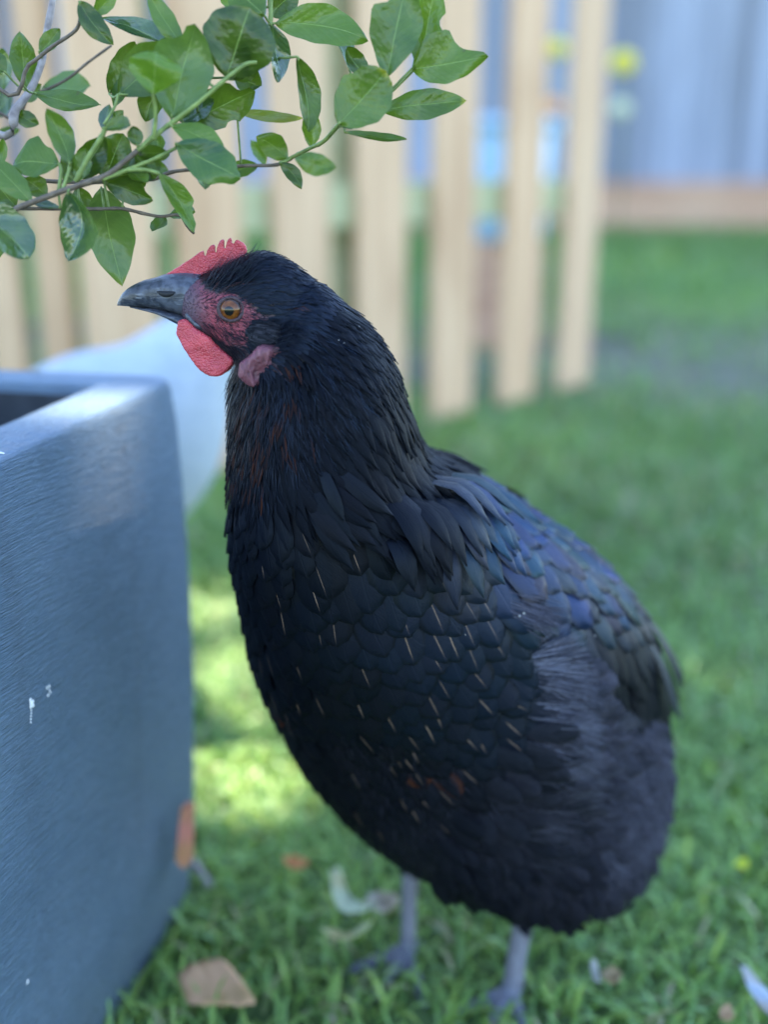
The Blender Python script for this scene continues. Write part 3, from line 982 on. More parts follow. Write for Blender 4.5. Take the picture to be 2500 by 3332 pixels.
for i in range(24):
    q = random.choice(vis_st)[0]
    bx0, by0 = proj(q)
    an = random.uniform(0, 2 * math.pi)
    ln = random.uniform(75, 150)
    leaf((bx0, by0), (bx0 + math.cos(an) * ln, by0 - abs(math.sin(an)) * ln * (1 if random.random() < 0.65 else -0.7)), ln * random.uniform(0.4, 0.6), q.y + random.uniform(0.004, 0.02), random.uniform(-0.01, 0.01), random.uniform(5, 45),
         col=random.choice((DG, MG, MG, LG, BG_, TG)), side=random.uniform(-0.1, 0.1), fold=random.uniform(0.1, 0.45), z1=False, yel=random.choice((0, 0, 0.6)), pet=False)
# foliage out of frame, towards the trunk
for i in range(26):
    a = random.random() * 2 * math.pi
    b0 = Vector(trunk[random.randrange(9, len(trunk))])
    e = b0 + Vector((math.cos(a) * 0.07 - 0.03, math.sin(a) * 0.07 - 0.03, random.uniform(-0.02, 0.10)))
    if e.x > -0.22:
        continue
    t = Vector((math.cos(a), math.sin(a), random.uniform(-0.3, 0.5))).normalized()
    s = t.cross(Vector((0, 0, 1))).normalized()
    nn = s.cross(t)
    V, UV = [], []
    for k in range(9):
        vv = k / 8
        for u in (-1, -0.5, 0, 0.5, 1):
            ww = math.sin(math.pi * vv ** 0.9) ** 0.8
            V.append(e + t * 0.055 * vv + s * u * ww * 0.015 + nn * (abs(u) * ww * 0.004 - 0.012 * vv * vv))
            UV.append((u / 2 + 0.5, vv))
    F = [(k * 5 + j, k * 5 + j + 1, k * 5 + j + 6, k * 5 + j + 5) for k in range(8) for j in range(4)]
    o = put(mesh_obj('leaf', V, F, MAT['leaf'], uv=UV), cs)
    o.color = (0.035, 0.11, 0.015, 0)
    v, f = tube(spline([b0, (b0 + e) / 2 + Vector((0, 0, 0.01)), e + t * 0.003], 4), 0.0009, 5)
    put(mesh_obj('petiole', v, f, MAT['green_twig']), cs)

# ------------------------------------------------------------------ lofting and remeshing for birds
def loft(rings, n=36, m=5, pw=1.0):
    """rings: (A, B, half depth, depth) with A and B world points on the two outlines"""
    rows = spline([np.concatenate([np.array(a), np.array(b), [h]]) for a, b, h in rings], m)
    V, F = [], []
    for r in rows:
        a, b, h = Vector(r[:3]), Vector(r[3:6]), r[6]
        c, e = (a + b) / 2, (b - a) / 2
        yv = Vector((0, 1, 0))
        for k in range(n):
            an = 2 * math.pi * k / n
            cx, sx = math.cos(an), math.sin(an)
            cx = math.copysign(abs(cx) ** pw, cx)
            sx = math.copysign(abs(sx) ** pw, sx)
            V.append(c + e * cx + yv * sx * h)
    for i in range(len(rows) - 1):
        for k in range(n):
            F.append((i * n + k, i * n + (k + 1) % n, (i + 1) * n + (k + 1) % n, (i + 1) * n + k))
    F.append(tuple(range(n - 1, -1, -1)))
    F.append(tuple((len(rows) - 1) * n + k for k in range(n)))
    return V, F

def remesh(parts, voxel, smooth_it=5, name='body'):
    V, F = join(parts)
    me = bpy.data.meshes.new('tmp')
    me.from_pydata([tuple(v) for v in V], [], F)
    bm = bmesh.new()
    bm.from_mesh(me)
    bmesh.ops.recalc_face_normals(bm, faces=bm.faces)
    bm.to_mesh(me)
    bm.free()
    o = bpy.data.objects.new('tmp', me)
    C.objects.link(o)
    md = o.modifiers.new('r', 'REMESH')
    md.mode = 'VOXEL'
    md.voxel_size = voxel
    sm = o.modifiers.new('s', 'SMOOTH')
    sm.factor = 0.5
    sm.iterations = smooth_it
    dg = bpy.context.evaluated_depsgraph_get()
    ne = bpy.data.meshes.new_from_object(o.evaluated_get(dg))
    bpy.data.objects.remove(o)
    ne.name = name
    ne.polygons.foreach_set('use_smooth', [True] * len(ne.polygons))
    return ne

def plate(name, pts, d, thick, bevel, mat, parent, lean=0.0, wav=0.0005, curved=True, vox=0.0006):
    """fleshy plate cut to an outline, standing at ground distance d"""
    w = [P(x, y, d) for x, y in pts]
    c = sum(w, Vector()) / len(w)
    cu = bpy.data.curves.new(name, 'CURVE')
    cu.dimensions = '2D'
    cu.fill_mode = 'BOTH'
    cu.extrude = thick / 2
    cu.bevel_depth = bevel
    cu.bevel_resolution = 3
    cu.offset = -bevel * 0.9
    sp = cu.splines.new('POLY')
    sm = spline([(p.x - c.x, p.z - c.z) for p in w] + [(w[0].x - c.x, w[0].z - c.z)], 4 if curved else 1)[:-1]
    sp.points.add(len(sm) - 1)
    for q, p in zip(sp.points, sm):
        q.co = (p[0], p[1], 0, 1)
    sp.use_cyclic_u = True
    o = bpy.data.objects.new('tmp', cu)
    C.objects.link(o)
    dg = bpy.context.evaluated_depsgraph_get()
    me = bpy.data.meshes.new_from_object(o.evaluated_get(dg))
    bpy.data.objects.remove(o)
    t_ = bpy.data.objects.new('tmp', me)
    C.objects.link(t_)
    md = t_.modifiers.new('r', 'REMESH')
    md.mode = 'VOXEL'
    md.voxel_size = vox if d < 0.7 else 0.0015
    sm_ = t_.modifiers.new('s', 'SMOOTH')
    sm_.iterations = 2 if curved else 1
    me = bpy.data.meshes.new_from_object(t_.evaluated_get(bpy.context.evaluated_depsgraph_get()))
    bpy.data.objects.remove(t_)
    for q in me.vertices:
        n3 = mnoise.noise(q.co * 210) * wav + mnoise.noise(q.co * 900) * wav * 0.3
        q.co += q.normal * n3
        q.co.z += mnoise.noise(Vector((q.co.x * 120, q.co.y * 120, 3.3))) * wav * 1.6
    M = Matrix.Translation(c) @ Matrix.Rotation(lean, 4, 'Z') @ Matrix.Rotation(math.pi / 2, 4, 'X')
    me.transform(M)
    me.materials.clear()
    me.materials.append(mat)
    me.polygons.foreach_set('use_smooth', [True] * len(me.polygons))
    o = bpy.data.objects.new(name, me)
    C.objects.link(o)
    return put(o, parent)

# ------------------------------------------------------------------ the black hen
hen = thing('hen', 'black hen with red comb and amber eye standing beside the planter', 'hen', (0.01, 0.55, 0))
HD = 0.46

def ring(a, b, h, d, d2=None):
    return (D(*a, d), D(*b, d2 or d), h)
torso = loft([
    ring((548, 760), (690, 610), 0.018, HD), ring((505, 800), (725, 645), 0.024, HD),
    ring((505, 880), (795, 715), 0.032, HD + 0.002), ring((506, 980), (848, 800), 0.040, HD + 0.006),
    ring((505, 1080), (878, 900), 0.049, HD + 0.013), ring((510, 1180), (914, 992), 0.058, HD + 0.022),
    ring((532, 1290), (1000, 1032), 0.067, HD + 0.034), ring((560, 1420), (1090, 1085), 0.073, HD + 0.047),
    ring((608, 1525), (1190, 1150), 0.077, HD + 0.060), ring((672, 1640), (1278, 1212), 0.078, HD + 0.073),
    ring((772, 1748), (1352, 1285), 0.077, HD + 0.070, HD + 0.090), ring((885, 1828), (1398, 1365), 0.074, HD + 0.072, HD + 0.108),
    ring((1050, 1884), (1420, 1460), 0.069, HD + 0.076, HD + 0.124), ring((1175, 1922), (1416, 1575), 0.060, HD + 0.080, HD + 0.136),
    ring((1290, 1882), (1402, 1685), 0.044, HD + 0.096, HD + 0.140), ring((1345, 1820), (1380, 1755), 0.022, HD + 0.115, HD + 0.140)], 40, 5, 0.92)

def hring(a, b, h):
    return (P(*a, HD), P(*b, HD), h)
head = loft([
    hring((1010, 905), (940, 1160), 0.012), hring((945, 858), (905, 1185), 0.0175), hring((862, 822), (840, 1195), 0.0192), hring((790, 838), (772, 1178), 0.0188),
    hring((722, 868), (715, 1122), 0.0172), hring((665, 888), (655, 1078), 0.0148), hring((615, 898), (612, 1048), 0.0112), hring((592, 905), (595, 1030), 0.0075)], 28, 5, 0.95)

def legchain(pts, rads):
    return tube(spline(pts, 5), [float(r) for r in np.interp(np.linspace(0, 1, (len(pts) - 1) * 5 + 1), np.linspace(0, 1, len(pts)), rads)], 12)
legparts, legpts = [], []
def foot(hip, knee, ank, gnd, r, fan, heading):
    g = Vector(gnd)
    legpts.append((Vector(knee), g))
    legparts.append(legchain([hip, knee], [0.016, r * 1.25]))
    legparts.append(legchain([knee, (Vector(knee) + g) / 2, ank, g + Vector((0, 0, 0.004))], [r * 1.15, r, r * 1.05, r * 1.25]))
    for a, ln in fan:
        dv = Vector((math.cos(heading + R(a)), math.sin(heading + R(a)), 0))
        p = [g + Vector((0, 0, 0.004)), g + dv * ln * 0.35 + Vector((0, 0, 0.002)), g + dv * ln * 0.7 + Vector((0, 0, -0.001)), g + dv * ln + Vector((0, 0, -0.003))]
        legparts.append(legchain(p, [0.0048, 0.0042, 0.0036, 0.0018]))
        legpts.append((g, p[-1]))
head_dir = math.atan2(-0.87, -0.5)
fan = [(-42, 0.042), (0, 0.048), (44, 0.044), (178, 0.02)]
n1 = D(1100, 2172, 0.527)
foot(D(1165, 1850, 0.545), D(1137, 1960, 0.532), D(1108, 2135, 0.527), Vector((n1.x, n1.y, 0.003)), 0.0060, fan, head_dir)
n2 = D(878, 2125, 0.563)
foot(D(930, 1780, 0.575), D(889, 1860, 0.566), D(880, 2085, 0.563), Vector((n2.x, n2.y, 0.003)), 0.0050, fan, head_dir)
bme = remesh([torso, head] + legparts, 0.0019, 4)
bme.materials.append(MAT['skin'])
body = bpy.data.objects.new('body', bme)
C.objects.link(body)
put(body, hen)

def zs(x, y):
    return 350 + x * 0.3916, 730 + y * 0.3916
FACE = [zs(*p) for p in ((470, 560), (560, 440), (640, 430), (720, 440), (760, 470), (830, 545), (930, 580), (1040, 575), (1140, 630), (1230, 715), (1320, 790), (1240, 850), (1190, 920), (1150, 1000), (1020, 1010), (870, 930), (740, 860), (560, 830))]
nb = len(bme.vertices)
co = np.zeros(nb * 3)
bme.vertices.foreach_get('co', co)
co = co.reshape(-1, 3)
skin = np.tile(np.array([0.008, 0.009, 0.012, 1.0]), (nb, 1))
eyec = np.array((751, 1006))
for i in range(nb):
    v = co[i]
    if v[2] < 0.125:
        for a, b in legpts:
            ab = b - a
            t = max(0, min(1, (Vector(v) - a).dot(ab) / ab.length_squared))
            if (a + ab * t - Vector(v)).length < (0.0135 if v[2] < 0.045 else 0.0095):
                skin[i, :3] = (0.19, 0.19, 0.225)
                break
    elif v[1] < HD + 0.03 and v[2] > 0.33:
        px, py = proj(v)
        if inpoly(px, py, FACE):
            dd = math.hypot(px - 735, py - 1020)
            kk = max(0, min(1, (dd - 40) / 90))
            wv = 0.5 + 0.5 * math.sin(px * 0.09 + py * 0.05) * math.sin(py * 0.08)
            red = np.array((0.25, 0.042, 0.062))
            dk = np.array((0.085, 0.032, 0.048))
            skin[i, :3] = red * (1 - 0.75 * kk) + dk * 0.75 * kk
            skin[i, :3] *= 0.8 + 0.35 * wv
            kb = max(0.0, min(1.0, (668 - px + (py - 960) * 0.25) / 55))
            skin[i, :3] = skin[i, :3] * (1 - 0.7 * kb) + np.array((0.06, 0.055, 0.08)) * 0.7 * kb
        elif px < 900 and 1020 < py < 1230 and px > 560:
            skin[i, :3] = (0.035, 0.018, 0.028)
at = bme.attributes.new('skin', 'FLOAT_COLOR', 'POINT')
at.data.foreach_set('color', skin.astype(np.float32).ravel())
bm = bmesh.new()
bm.from_mesh(bme)
bbv = BVHTree.FromBMesh(bm)
bm.free()

# beak
upper = loft([hring((665, 890), (668, 1040), 0.0110), hring((600, 884), (608, 1026), 0.0104), hring((546, 889), (550, 1012), 0.0092), hring((507, 902), (507, 1003), 0.0078), hring((467, 912), (467, 1000), 0.0063),
              hring((428, 930), (430, 998), 0.0046), hring((402, 950), (405, 996), 0.0029), hring((387, 972), (390, 995), 0.0014), hring((381, 987), (382, 995), 0.0004)], 20, 4, 0.85)
lower = loft([hring((655, 1045), (648, 1074), 0.0104), hring((600, 1022), (590, 1056), 0.0090), hring((550, 1008), (548, 1034), 0.0078), hring((507, 1000), (507, 1018), 0.0062), hring((455, 996), (455, 1006), 0.004), hring((425, 995), (425, 1000), 0.002)], 16, 4, 0.9)
bk = put(mesh_obj('beak', upper[0], upper[1], MAT['beak']), hen)
put(mesh_obj('lower_beak', lower[0], lower[1], MAT['beak']), hen)
ub = BVHTree.FromPolygons([tuple(v) for v in upper[0]], upper[1])
p, nn, _, _ = hit(ub, 538, 952)
V, F = [], []
for i in range(9):
    for j in range(9):
        u, v = i / 4 - 1, j / 4 - 1
        q = 1 - u * u * 0.9
        px, py = 538 + u * 36, 944 + v * 17 * q - u * 1 - 8 * (1 - u * u)
        h, hn, _, _ = hit(ub, px, py)
        if h is None:
            h, hn = p, nn
        V.append(h + hn * (0.0026 * max(0, 1 - u * u) * max(0, 1 - v * v) ** 0.7 + 0.0001))
F = [(i * 9 + j, i * 9 + j + 1, (i + 1) * 9 + j + 1, (i + 1) * 9 + j) for i in range(8) for j in range(8)]
put(mesh_obj('nostril_flap', V, F, MAT['beak']), bk)
pts = []
for i in range(7):
    u = i / 3 - 1
    h, hn, _, _ = hit(ub, 540 + u * 30, 957 + u * 1.0 - 7 * u * u)
    pts.append(h + hn * 0.0001)
v, f = tube(pts, [0.0003, 0.0009, 0.0012, 0.0013, 0.0012, 0.0009, 0.0003], 8)
put(mesh_obj('nostril', v, f, MAT['nostril']), bk)

# comb, wattles, earlobe
comb = [(540, 893), (562, 879), (585, 866), (606, 851), (626, 838), (645, 825), (657, 818), (662, 817), (665, 836), (669, 836), (675, 814), (685, 800), (694, 795), (699, 797), (700, 827), (704, 827), (709, 800), (717, 785), (724, 780), (728, 781), (729, 814), (733, 814), (739, 788), (744, 777), (750, 773), (754, 777), (757, 797), (761, 797), (766, 783), (774, 780), (789, 789), (800, 802), (803, 815), (799, 830), (789, 845), (765, 870), (742, 885), (683, 905), (624, 915), (570, 908)]
plate('comb', comb, HD - 0.001, 0.0022, 0.0004, MAT['comb'], hen, 0.0, 0.00035, False, 0.00034)
wat = [(577, 1045), (574, 1075), (577, 1096), (601, 1133), (624, 1169), (659, 1208), (691, 1224), (726, 1216), (749, 1194), (758, 1176), (742, 1155), (722, 1136), (683, 1101), (640, 1074), (605, 1042)]
plate('wattle', wat, HD - 0.0125, 0.0014, 0.0011, MAT['comb'], hen, R(-4), 0.0006)
plate('wattle', [(x + 14, y - 8) for x, y in wat], HD + 0.010, 0.0012, 0.0012, MAT['comb'], hen, R(4))
lob = [(838, 1140), (875, 1128), (912, 1140), (909, 1170), (890, 1200), (868, 1224), (832, 1246), (802, 1238), (786, 1212), (790, 1185), (815, 1165)]
plate('earlobe', [(850 + (x - 850) * 1.12, 1190 + (y - 1190) * 1.1) for x, y in lob], HD - 0.0245, 0.0006, 0.0020, MAT['lobe'], hen, R(10), 0.0013)
v, f = tube(spline([hit(bbv, 606, 1020)[0], hit(bbv, 622, 1042)[0], hit(bbv, 648, 1064)[0], hit(bbv, 656, 1072)[0]], 4), [0.0006, 0.0010, 0.0012, 0.0013, 0.0013, 0.0013, 0.0013, 0.0013, 0.0012, 0.001, 0.0008, 0.0006, 0.0004], 8)
put(mesh_obj('gape', v, f, MAT['beak']), hen)

# eye
ep, en, _, _ = hit(bbv, 751, 1006)
er = 0.0058
bm = bmesh.new()
bmesh.ops.create_uvsphere(bm, u_segments=40, v_segments=28, radius=er)
me = bpy.data.meshes.new('eye')
bm.to_mesh(me)
bm.free()
me.polygons.foreach_set('use_smooth', [True] * len(me.polygons))
me.materials.append(MAT['eye'])
eye = bpy.data.objects.new('eye', me)
C.objects.link(eye)
put(eye, hen)
vd = (CAMV - ep).normalized()
eye.location = ep - vd * (er - 0.0026)
eye.rotation_euler = (0, 0, 0)
lidv, lidf = [], []
t1 = vd.cross(Vector((0, 0, 1))).normalized()
t2 = t1.cross(vd)
loop = []
for k in range(32):
    a = 2 * math.pi * k / 32
    rr = 0.0046
    loop.append(ep + t1 * math.cos(a) * rr * 1.06 + t2 * (math.sin(a) * rr * 0.99) + vd * 0.0006)
rs = 0.0008
n = 8
for i in range(32):
    p0 = loop[i]
    tt = (loop[(i + 1) % 32] - loop[i - 1]).normalized()
    o_ = vd
    s_ = tt.cross(o_)
    for k in range(n):
        a = 2 * math.pi * k / n
        lidv.append(p0 + o_ * math.cos(a) * rs + s_ * math.sin(a) * rs)
for i in range(32):
    for k in range(n):
        lidf.append((i * n + k, i * n + (k + 1) % n, ((i + 1) % 32) * n + (k + 1) % n, ((i + 1) % 32) * n + k))
put(mesh_obj('eyelid', lidv, lidf, MAT['lid']), eye)
bpy.context.view_layer.update()
eye.children[0].matrix_parent_inverse = (Matrix.Translation(eye.location + Vector((0, 0, 0)))).inverted()

# ---- feathers: guides (photo position, flow, length mm, width mm, kind)
G = []
def gd(x, y, dx, dy, L, W, kind, fluff=0.0, gloss=0.4, rust=0.0, streak=0.0):
    l = math.hypot(dx, dy)
    G.append((x, y, dx / l, dy / l, L / 1000, W / 1000, kind, fluff, gloss, rust, streak))
# head
gd(470, 600, 0.75, -0.55, 6, 0.8, 0, 0, 0.3, 0.35); gd(500, 580, 0.85, -0.5, 8, 0.9, 0, 0, 0.3, 0.25); gd(560, 560, 1, -0.12, 8, 2.0, 0); gd(600, 548, 1, 0.3, 8, 2.2, 0)
gd(560, 610, 1, -0.05, 7, 2.0, 0); gd(610, 630, 1, 0.25, 7, 2.2, 0); gd(640, 600, 1, 0.45, 8, 2.4, 0)
gd(580, 720, 1, -0.15, 7, 1.6, 0); gd(560, 745, 1, 0.1, 6, 1.4, 0); gd(470, 730, 0.8, 0.7, 4, 0.7, 0); gd(510, 770, 0.8, 0.6, 5, 0.8, 0)
gd(640, 700, 0.8, 0.5, 8, 2.2, 0); gd(690, 640, 0.9, 0.7, 10, 3, 0)
# neck
gd(740, 690, 0.75, 0.8, 13, 3.6, 1, 0, 0.45); gd(690, 740, 0.6, 0.85, 13, 3.4, 1, 0, 0.35); gd(800, 760, 0.5, 0.9, 17, 4.4, 1, 0, 0.4)
gd(720, 830, 0.6, 0.9, 18, 4.4, 1, 0, 0.35); gd(640, 800, 0.25, 1, 12, 2.4, 1, 0.1, 0.3, 0.2)
gd(590, 850, -0.1, 1, 11, 1.8, 1, 0.15, 0.3, 0.5); gd(510, 830, -0.35, 1, 9, 1.5, 1, 0.15, 0.3); gd(500, 900, -0.15, 1, 12, 2.2, 1, 0.1, 0.3, 0.2)
gd(570, 930, 0.1, 1, 14, 2.8, 1, 0.1, 0.3, 0.7); gd(520, 1000, 0.02, 1, 15, 4, 1, 0, 0.3, 0.6); gd(640, 930, 0.4, 1, 18, 4.0, 1, 0, 0.3, 0.25)
gd(830, 880, 0.45, 1, 24, 6.0, 1, 0, 0.4); gd(740, 930, 0.65, 0.95, 24, 5.4, 1, 0, 0.35); gd(650, 1020, 0.6, 1, 26, 5.6, 1, 0, 0.4, 0.3)
gd(800, 1010, 0.6, 1, 30, 7, 1, 0, 0.45); gd(880, 1000, 0.42, 1, 32, 7.5, 1, 0, 0.25)
# cape hem
gd(680, 1040, 0.85, 0.8, 30, 6, 2, 0, 0.1); gd(750, 1065, 0.75, 0.85, 32, 6.5, 2, 0, 0.12); gd(830, 1080, 0.5, 1, 33, 7.5, 2, 0, 0.1); gd(890, 1085, 0.3, 1, 33, 8.5, 2, 0, 0.14); gd(930, 1040, 0.36, 1, 38, 8, 2, 0, 0.75); gd(965, 1090, 0.4, 1, 34, 9, 2, 0, 0.9)
gd(690, 1160, 0.25, 1, 24, 15, 3, 0, 0.25, 0.1, 0.2); gd(800, 1185, 0.35, 1, 26, 18, 3, 0, 0.35, 0.08, 0.4); gd(890, 1190, 0.45, 1, 28, 19, 3, 0, 0.42, 0.05, 0.7); gd(980, 1200, 0.6, 0.9, 28, 19, 3, 0, 0.5, 0.03, 0.6)
# breast
gd(520, 1110, 0.03, 1, 18, 9, 3, 0, 0.22, 0.25); gd(600, 1130, 0.2, 1, 20, 11, 3, 0, 0.25, 0.2)
gd(540, 1260, 0.08, 1, 22, 13, 3, 0, 0.16, 0.06, 0.25); gd(690, 1260, 0.15, 1, 26, 18, 3, 0, 0.3, 0.08, 0.4); gd(840, 1290, 0.35, 1, 28, 20, 3, 0, 0.42, 0.05, 0.6)
gd(960, 1330, 0.5, 1, 28, 20, 3, 0, 0.5, 0.05, 0.7); gd(1060, 1400, 0.62, 1, 28, 20, 3, 0, 0.5, 0.03, 0.5)
gd(600, 1440, 0.15, 1, 23, 14, 3, 0, 0.14, 0.05, 0.35); gd(740, 1450, 0.3, 1, 26, 18, 3, 0, 0.26, 0.06, 0.5); gd(880, 1480, 0.42, 1, 26, 19, 3, 0, 0.34, 0.08, 0.7); gd(1010, 1540, 0.6, 1, 24, 17, 3, 0, 0.34, 0.08, 0.7)
gd(680, 1600, 0.35, 1, 24, 14, 3, 0.25, 0.12, 0.05, 0.1); gd(820, 1640, 0.5, 1, 24, 15, 3, 0.2, 0.14, 0.03, 0.3); gd(960, 1680, 0.7, 0.8, 22, 13, 3, 0.2, 0.16, 0.08, 0.4)
# back and saddle
gd(960, 1010, 1, 0.62, 34, 15, 4, 0, 1.0); gd(1060, 1075, 1, 0.72, 34, 15, 4, 0, 1.0); gd(1080, 1190, 0.85, 0.8, 32, 17, 4, 0, 0.9); gd(1180, 1170, 1, 0.8, 36, 14, 4, 0, 0.95)
gd(1170, 1270, 0.7, 0.9, 32, 18, 4, 0, 0.9); gd(1270, 1250, 0.85, 0.95, 38, 14, 4, 0, 0.9); gd(1280, 1340, 0.5, 1, 40, 13, 4, 0.1, 0.2); gd(1370, 1370, 0.5, 1, 42, 15, 4, 0.05, 0.22)
gd(1330, 1440, 0.2, 1, 40, 11, 4, 0.06, 0.12); gd(1400, 1500, 0.3, 1, 36, 11, 4, 0.06, 0.12); gd(1290, 1500, 0.1, 1, 40, 11, 4, 0.06, 0.12); gd(1430, 1430, 0.4, 1, 34, 13, 4, 0.06, 0.15)
# wing side and flank
gd(1140, 1360, 0.75, 0.6, 28, 19, 3, 0.04, 0.5, 0, 0.25); gd(1100, 1480, 0.8, 0.5, 26, 17, 3, 0.06, 0.4, 0, 0.5); gd(1165, 1440, 0.95, 0.1, 28, 13, 5, 0.75, 0.3); gd(1230, 1470, 0.9, 0.25, 28, 13, 5, 0.95, 0.3)
gd(1200, 1590, 1, 0.05, 26, 12, 5, 0.9, 0.3); gd(1100, 1640, 0.9, 0.35, 26, 11, 5, 0.35, 0.2, 0.05); gd(1240, 1690, 0.85, -0.25, 26, 12, 5, 0.85, 0.3)
gd(1150, 1760, 0.95, 0.15, 28, 10, 5, 0.35, 0.2, 0.1); gd(1350, 1580, 0.7, 0.7, 26, 9, 5, 0.9, 0.2); gd(1390, 1690, 0.55, 0.8, 28, 9, 5, 1.0, 0.15); gd(1300, 1760, 0.75, 0.45, 28, 10, 5, 1.0, 0.15)
gd(1000, 1800, 0.6, 0.9, 24, 10, 5, 0.28, 0.12); gd(860, 1800, 0.45, 1, 20, 11, 3, 0.3, 0.2); gd(1200, 1880, 0.6, 0.75, 26, 9, 5, 0.35, 0.1); gd(1330, 1880, 0.4, 0.9, 24, 9, 5, 0.5, 0.1); gd(1060, 1900, 0.5, 1, 20, 9, 5, 0.25, 0.1); gd(1150, 1960, 0.1, 1, 16, 8, 5, 0.3, 0.1)
GA = np.array([g[:6] + g[7:] for g in G], float)
GK = np.array([g[6] for g in G])

def field(px, py):
    dx, dy = GA[:, 0] - px, GA[:, 1] - py
    d2 = dx * dx + dy * dy + 120
    wt = 1 / d2 ** 1.6
    wt /= wt.sum()
    return wt @ GA[:, 2:], GK[d2.argmin()]

ROWS = {0: [0, 0.5, 1.0], 1: [0, 0.3, 0.6, 0.82, 1.0], 2: [0, 0.2, 0.4, 0.6, 0.78, 0.92, 1.0]}
def wprof(kind, v):
    if kind in (0, 1):
        a = 0.6 + 0.4 * min(1, v / 0.35)
        return a * max(0.04, 1 - max(0, (v - 0.35) / 0.65) ** 1.8)
    if kind == 2:
        a = 0.6 + 0.4 * min(1, v / 0.45)
        return a * max(0.05, 1 - max(0, (v - 0.5) / 0.5) ** 2.2)
    if v < 0.6:
        return 0.45 + 0.55 * math.sin(math.pi / 2 * v / 0.6)
    return max(0.10, math.sqrt(max(0, 1 - ((v - 0.6) / 0.4) ** 2.2)))

def make_feather(root, nrm, dirv, L, W, kind, lift, bvh, tilt, splay=0.0):
    rows = ROWS[0] if kind == 0 else ROWS[1] if kind == 1 else ROWS[2]
    nu = 3 if kind == 0 else 5
    us = np.linspace(-1, 1, nu)
    V, UV = [], []
    c = root.copy()
    d = dirv.copy()
    last = 0
    nn = nrm
    for v in rows:
        c = c + d * (L * (v - last))
        last = v
        q, qn, _, _ = bvh.find_nearest(c)
        if q is not None:
            hgt = (c - q).dot(qn)
            nn = (nn * 0.5 + qn * 0.5).normalized()
            c = q
            d = (d - nn * d.dot(nn)).normalized()
        s = nn.cross(d)
        off = 0.0003 + lift * min(1.0, v / 0.45) + tilt * v
        for u in us:
            wv = W * 0.5 * wprof(kind, v)
            V.append(c + s * (u * wv) + nn * (off - 0.10 * W * u * u * (0.4 + 0.6 * v)))
            UV.append((u * 0.5 + 0.5, v))
    F = []
    for i in range(len(rows) - 1):
        for j in range(nu - 1):
            F.append((i * nu + j, i * nu + j + 1, (i + 1) * nu + j + 1, (i + 1) * nu + j))
    return V, F, UV

FEATHERS = []       # (visible size score, V, F, UV, fa, fb)
me = bme
me.calc_loop_triangles()
tri = np.zeros(len(me.loop_triangles) * 3, dtype=np.int32)
me.loop_triangles.foreach_get('vertices', tri)
tri = tri.reshape(-1, 3)
A_, B_, C_ = co[tri[:, 0]], co[tri[:, 1]], co[tri[:, 2]]
cr = np.cross(B_ - A_, C_ - A_)
ar = np.linalg.norm(cr, axis=1) / 2
tn = cr / (ar[:, None] * 2 + 1e-12)
cen = (A_ + B_ + C_) / 3
legmask = np.zeros(len(cen), bool)
for a, b in legpts:
    a_, b_ = np.array(a), np.array(b)
    ab = b_ - a_
    t = np.clip(((cen - a_) @ ab) / (ab @ ab), 0, 1)
    legmask |= np.linalg.norm(cen - (a_ + t[:, None] * ab), axis=1) < 0.0085
wts = ar * np.where((legmask & (cen[:, 2] < 0.12)) | (cen[:, 2] < 0.046), 0, 1)
# more candidates for the head and neck, where feathers are small
hz = cen[:, 2]
wts = wts * np.where(hz > 0.35, 9, np.where(hz > 0.27, 3, 1))
cdf = np.cumsum(wts) / wts.sum()
NCAND = 60000
ti = np.searchsorted(cdf, rng.random(NCAND))
r1, r2 = np.sqrt(rng.random(NCAND)), rng.random(NCAND)
pts = A_[ti] * (1 - r1)[:, None] + B_[ti] * (r1 * (1 - r2))[:, None] + C_[ti] * (r1 * r2)[:, None]
cell = {}
CS = 0.006
EYEK = (751, 1006)
def near_ok(p, r):
    k = (int(p[0] / CS), int(p[1] / CS), int(p[2] / CS))
    m_ = int(r / CS) + 1
    for i in range(k[0] - m_, k[0] + m_ + 1):
        for j in range(k[1] - m_, k[1] + m_ + 1):
            for l in range(k[2] - m_, k[2] + m_ + 1):
                for q, rr in cell.get((i, j, l), ()):
                    mr = min(r, rr)
                    if (q[0] - p[0]) ** 2 + (q[1] - p[1]) ** 2 + (q[2] - p[2]) ** 2 < mr * mr:
                        return False
    cell.setdefault(k, []).append((p, r))
    return True
COMBV = (540, 640, 810, 905)
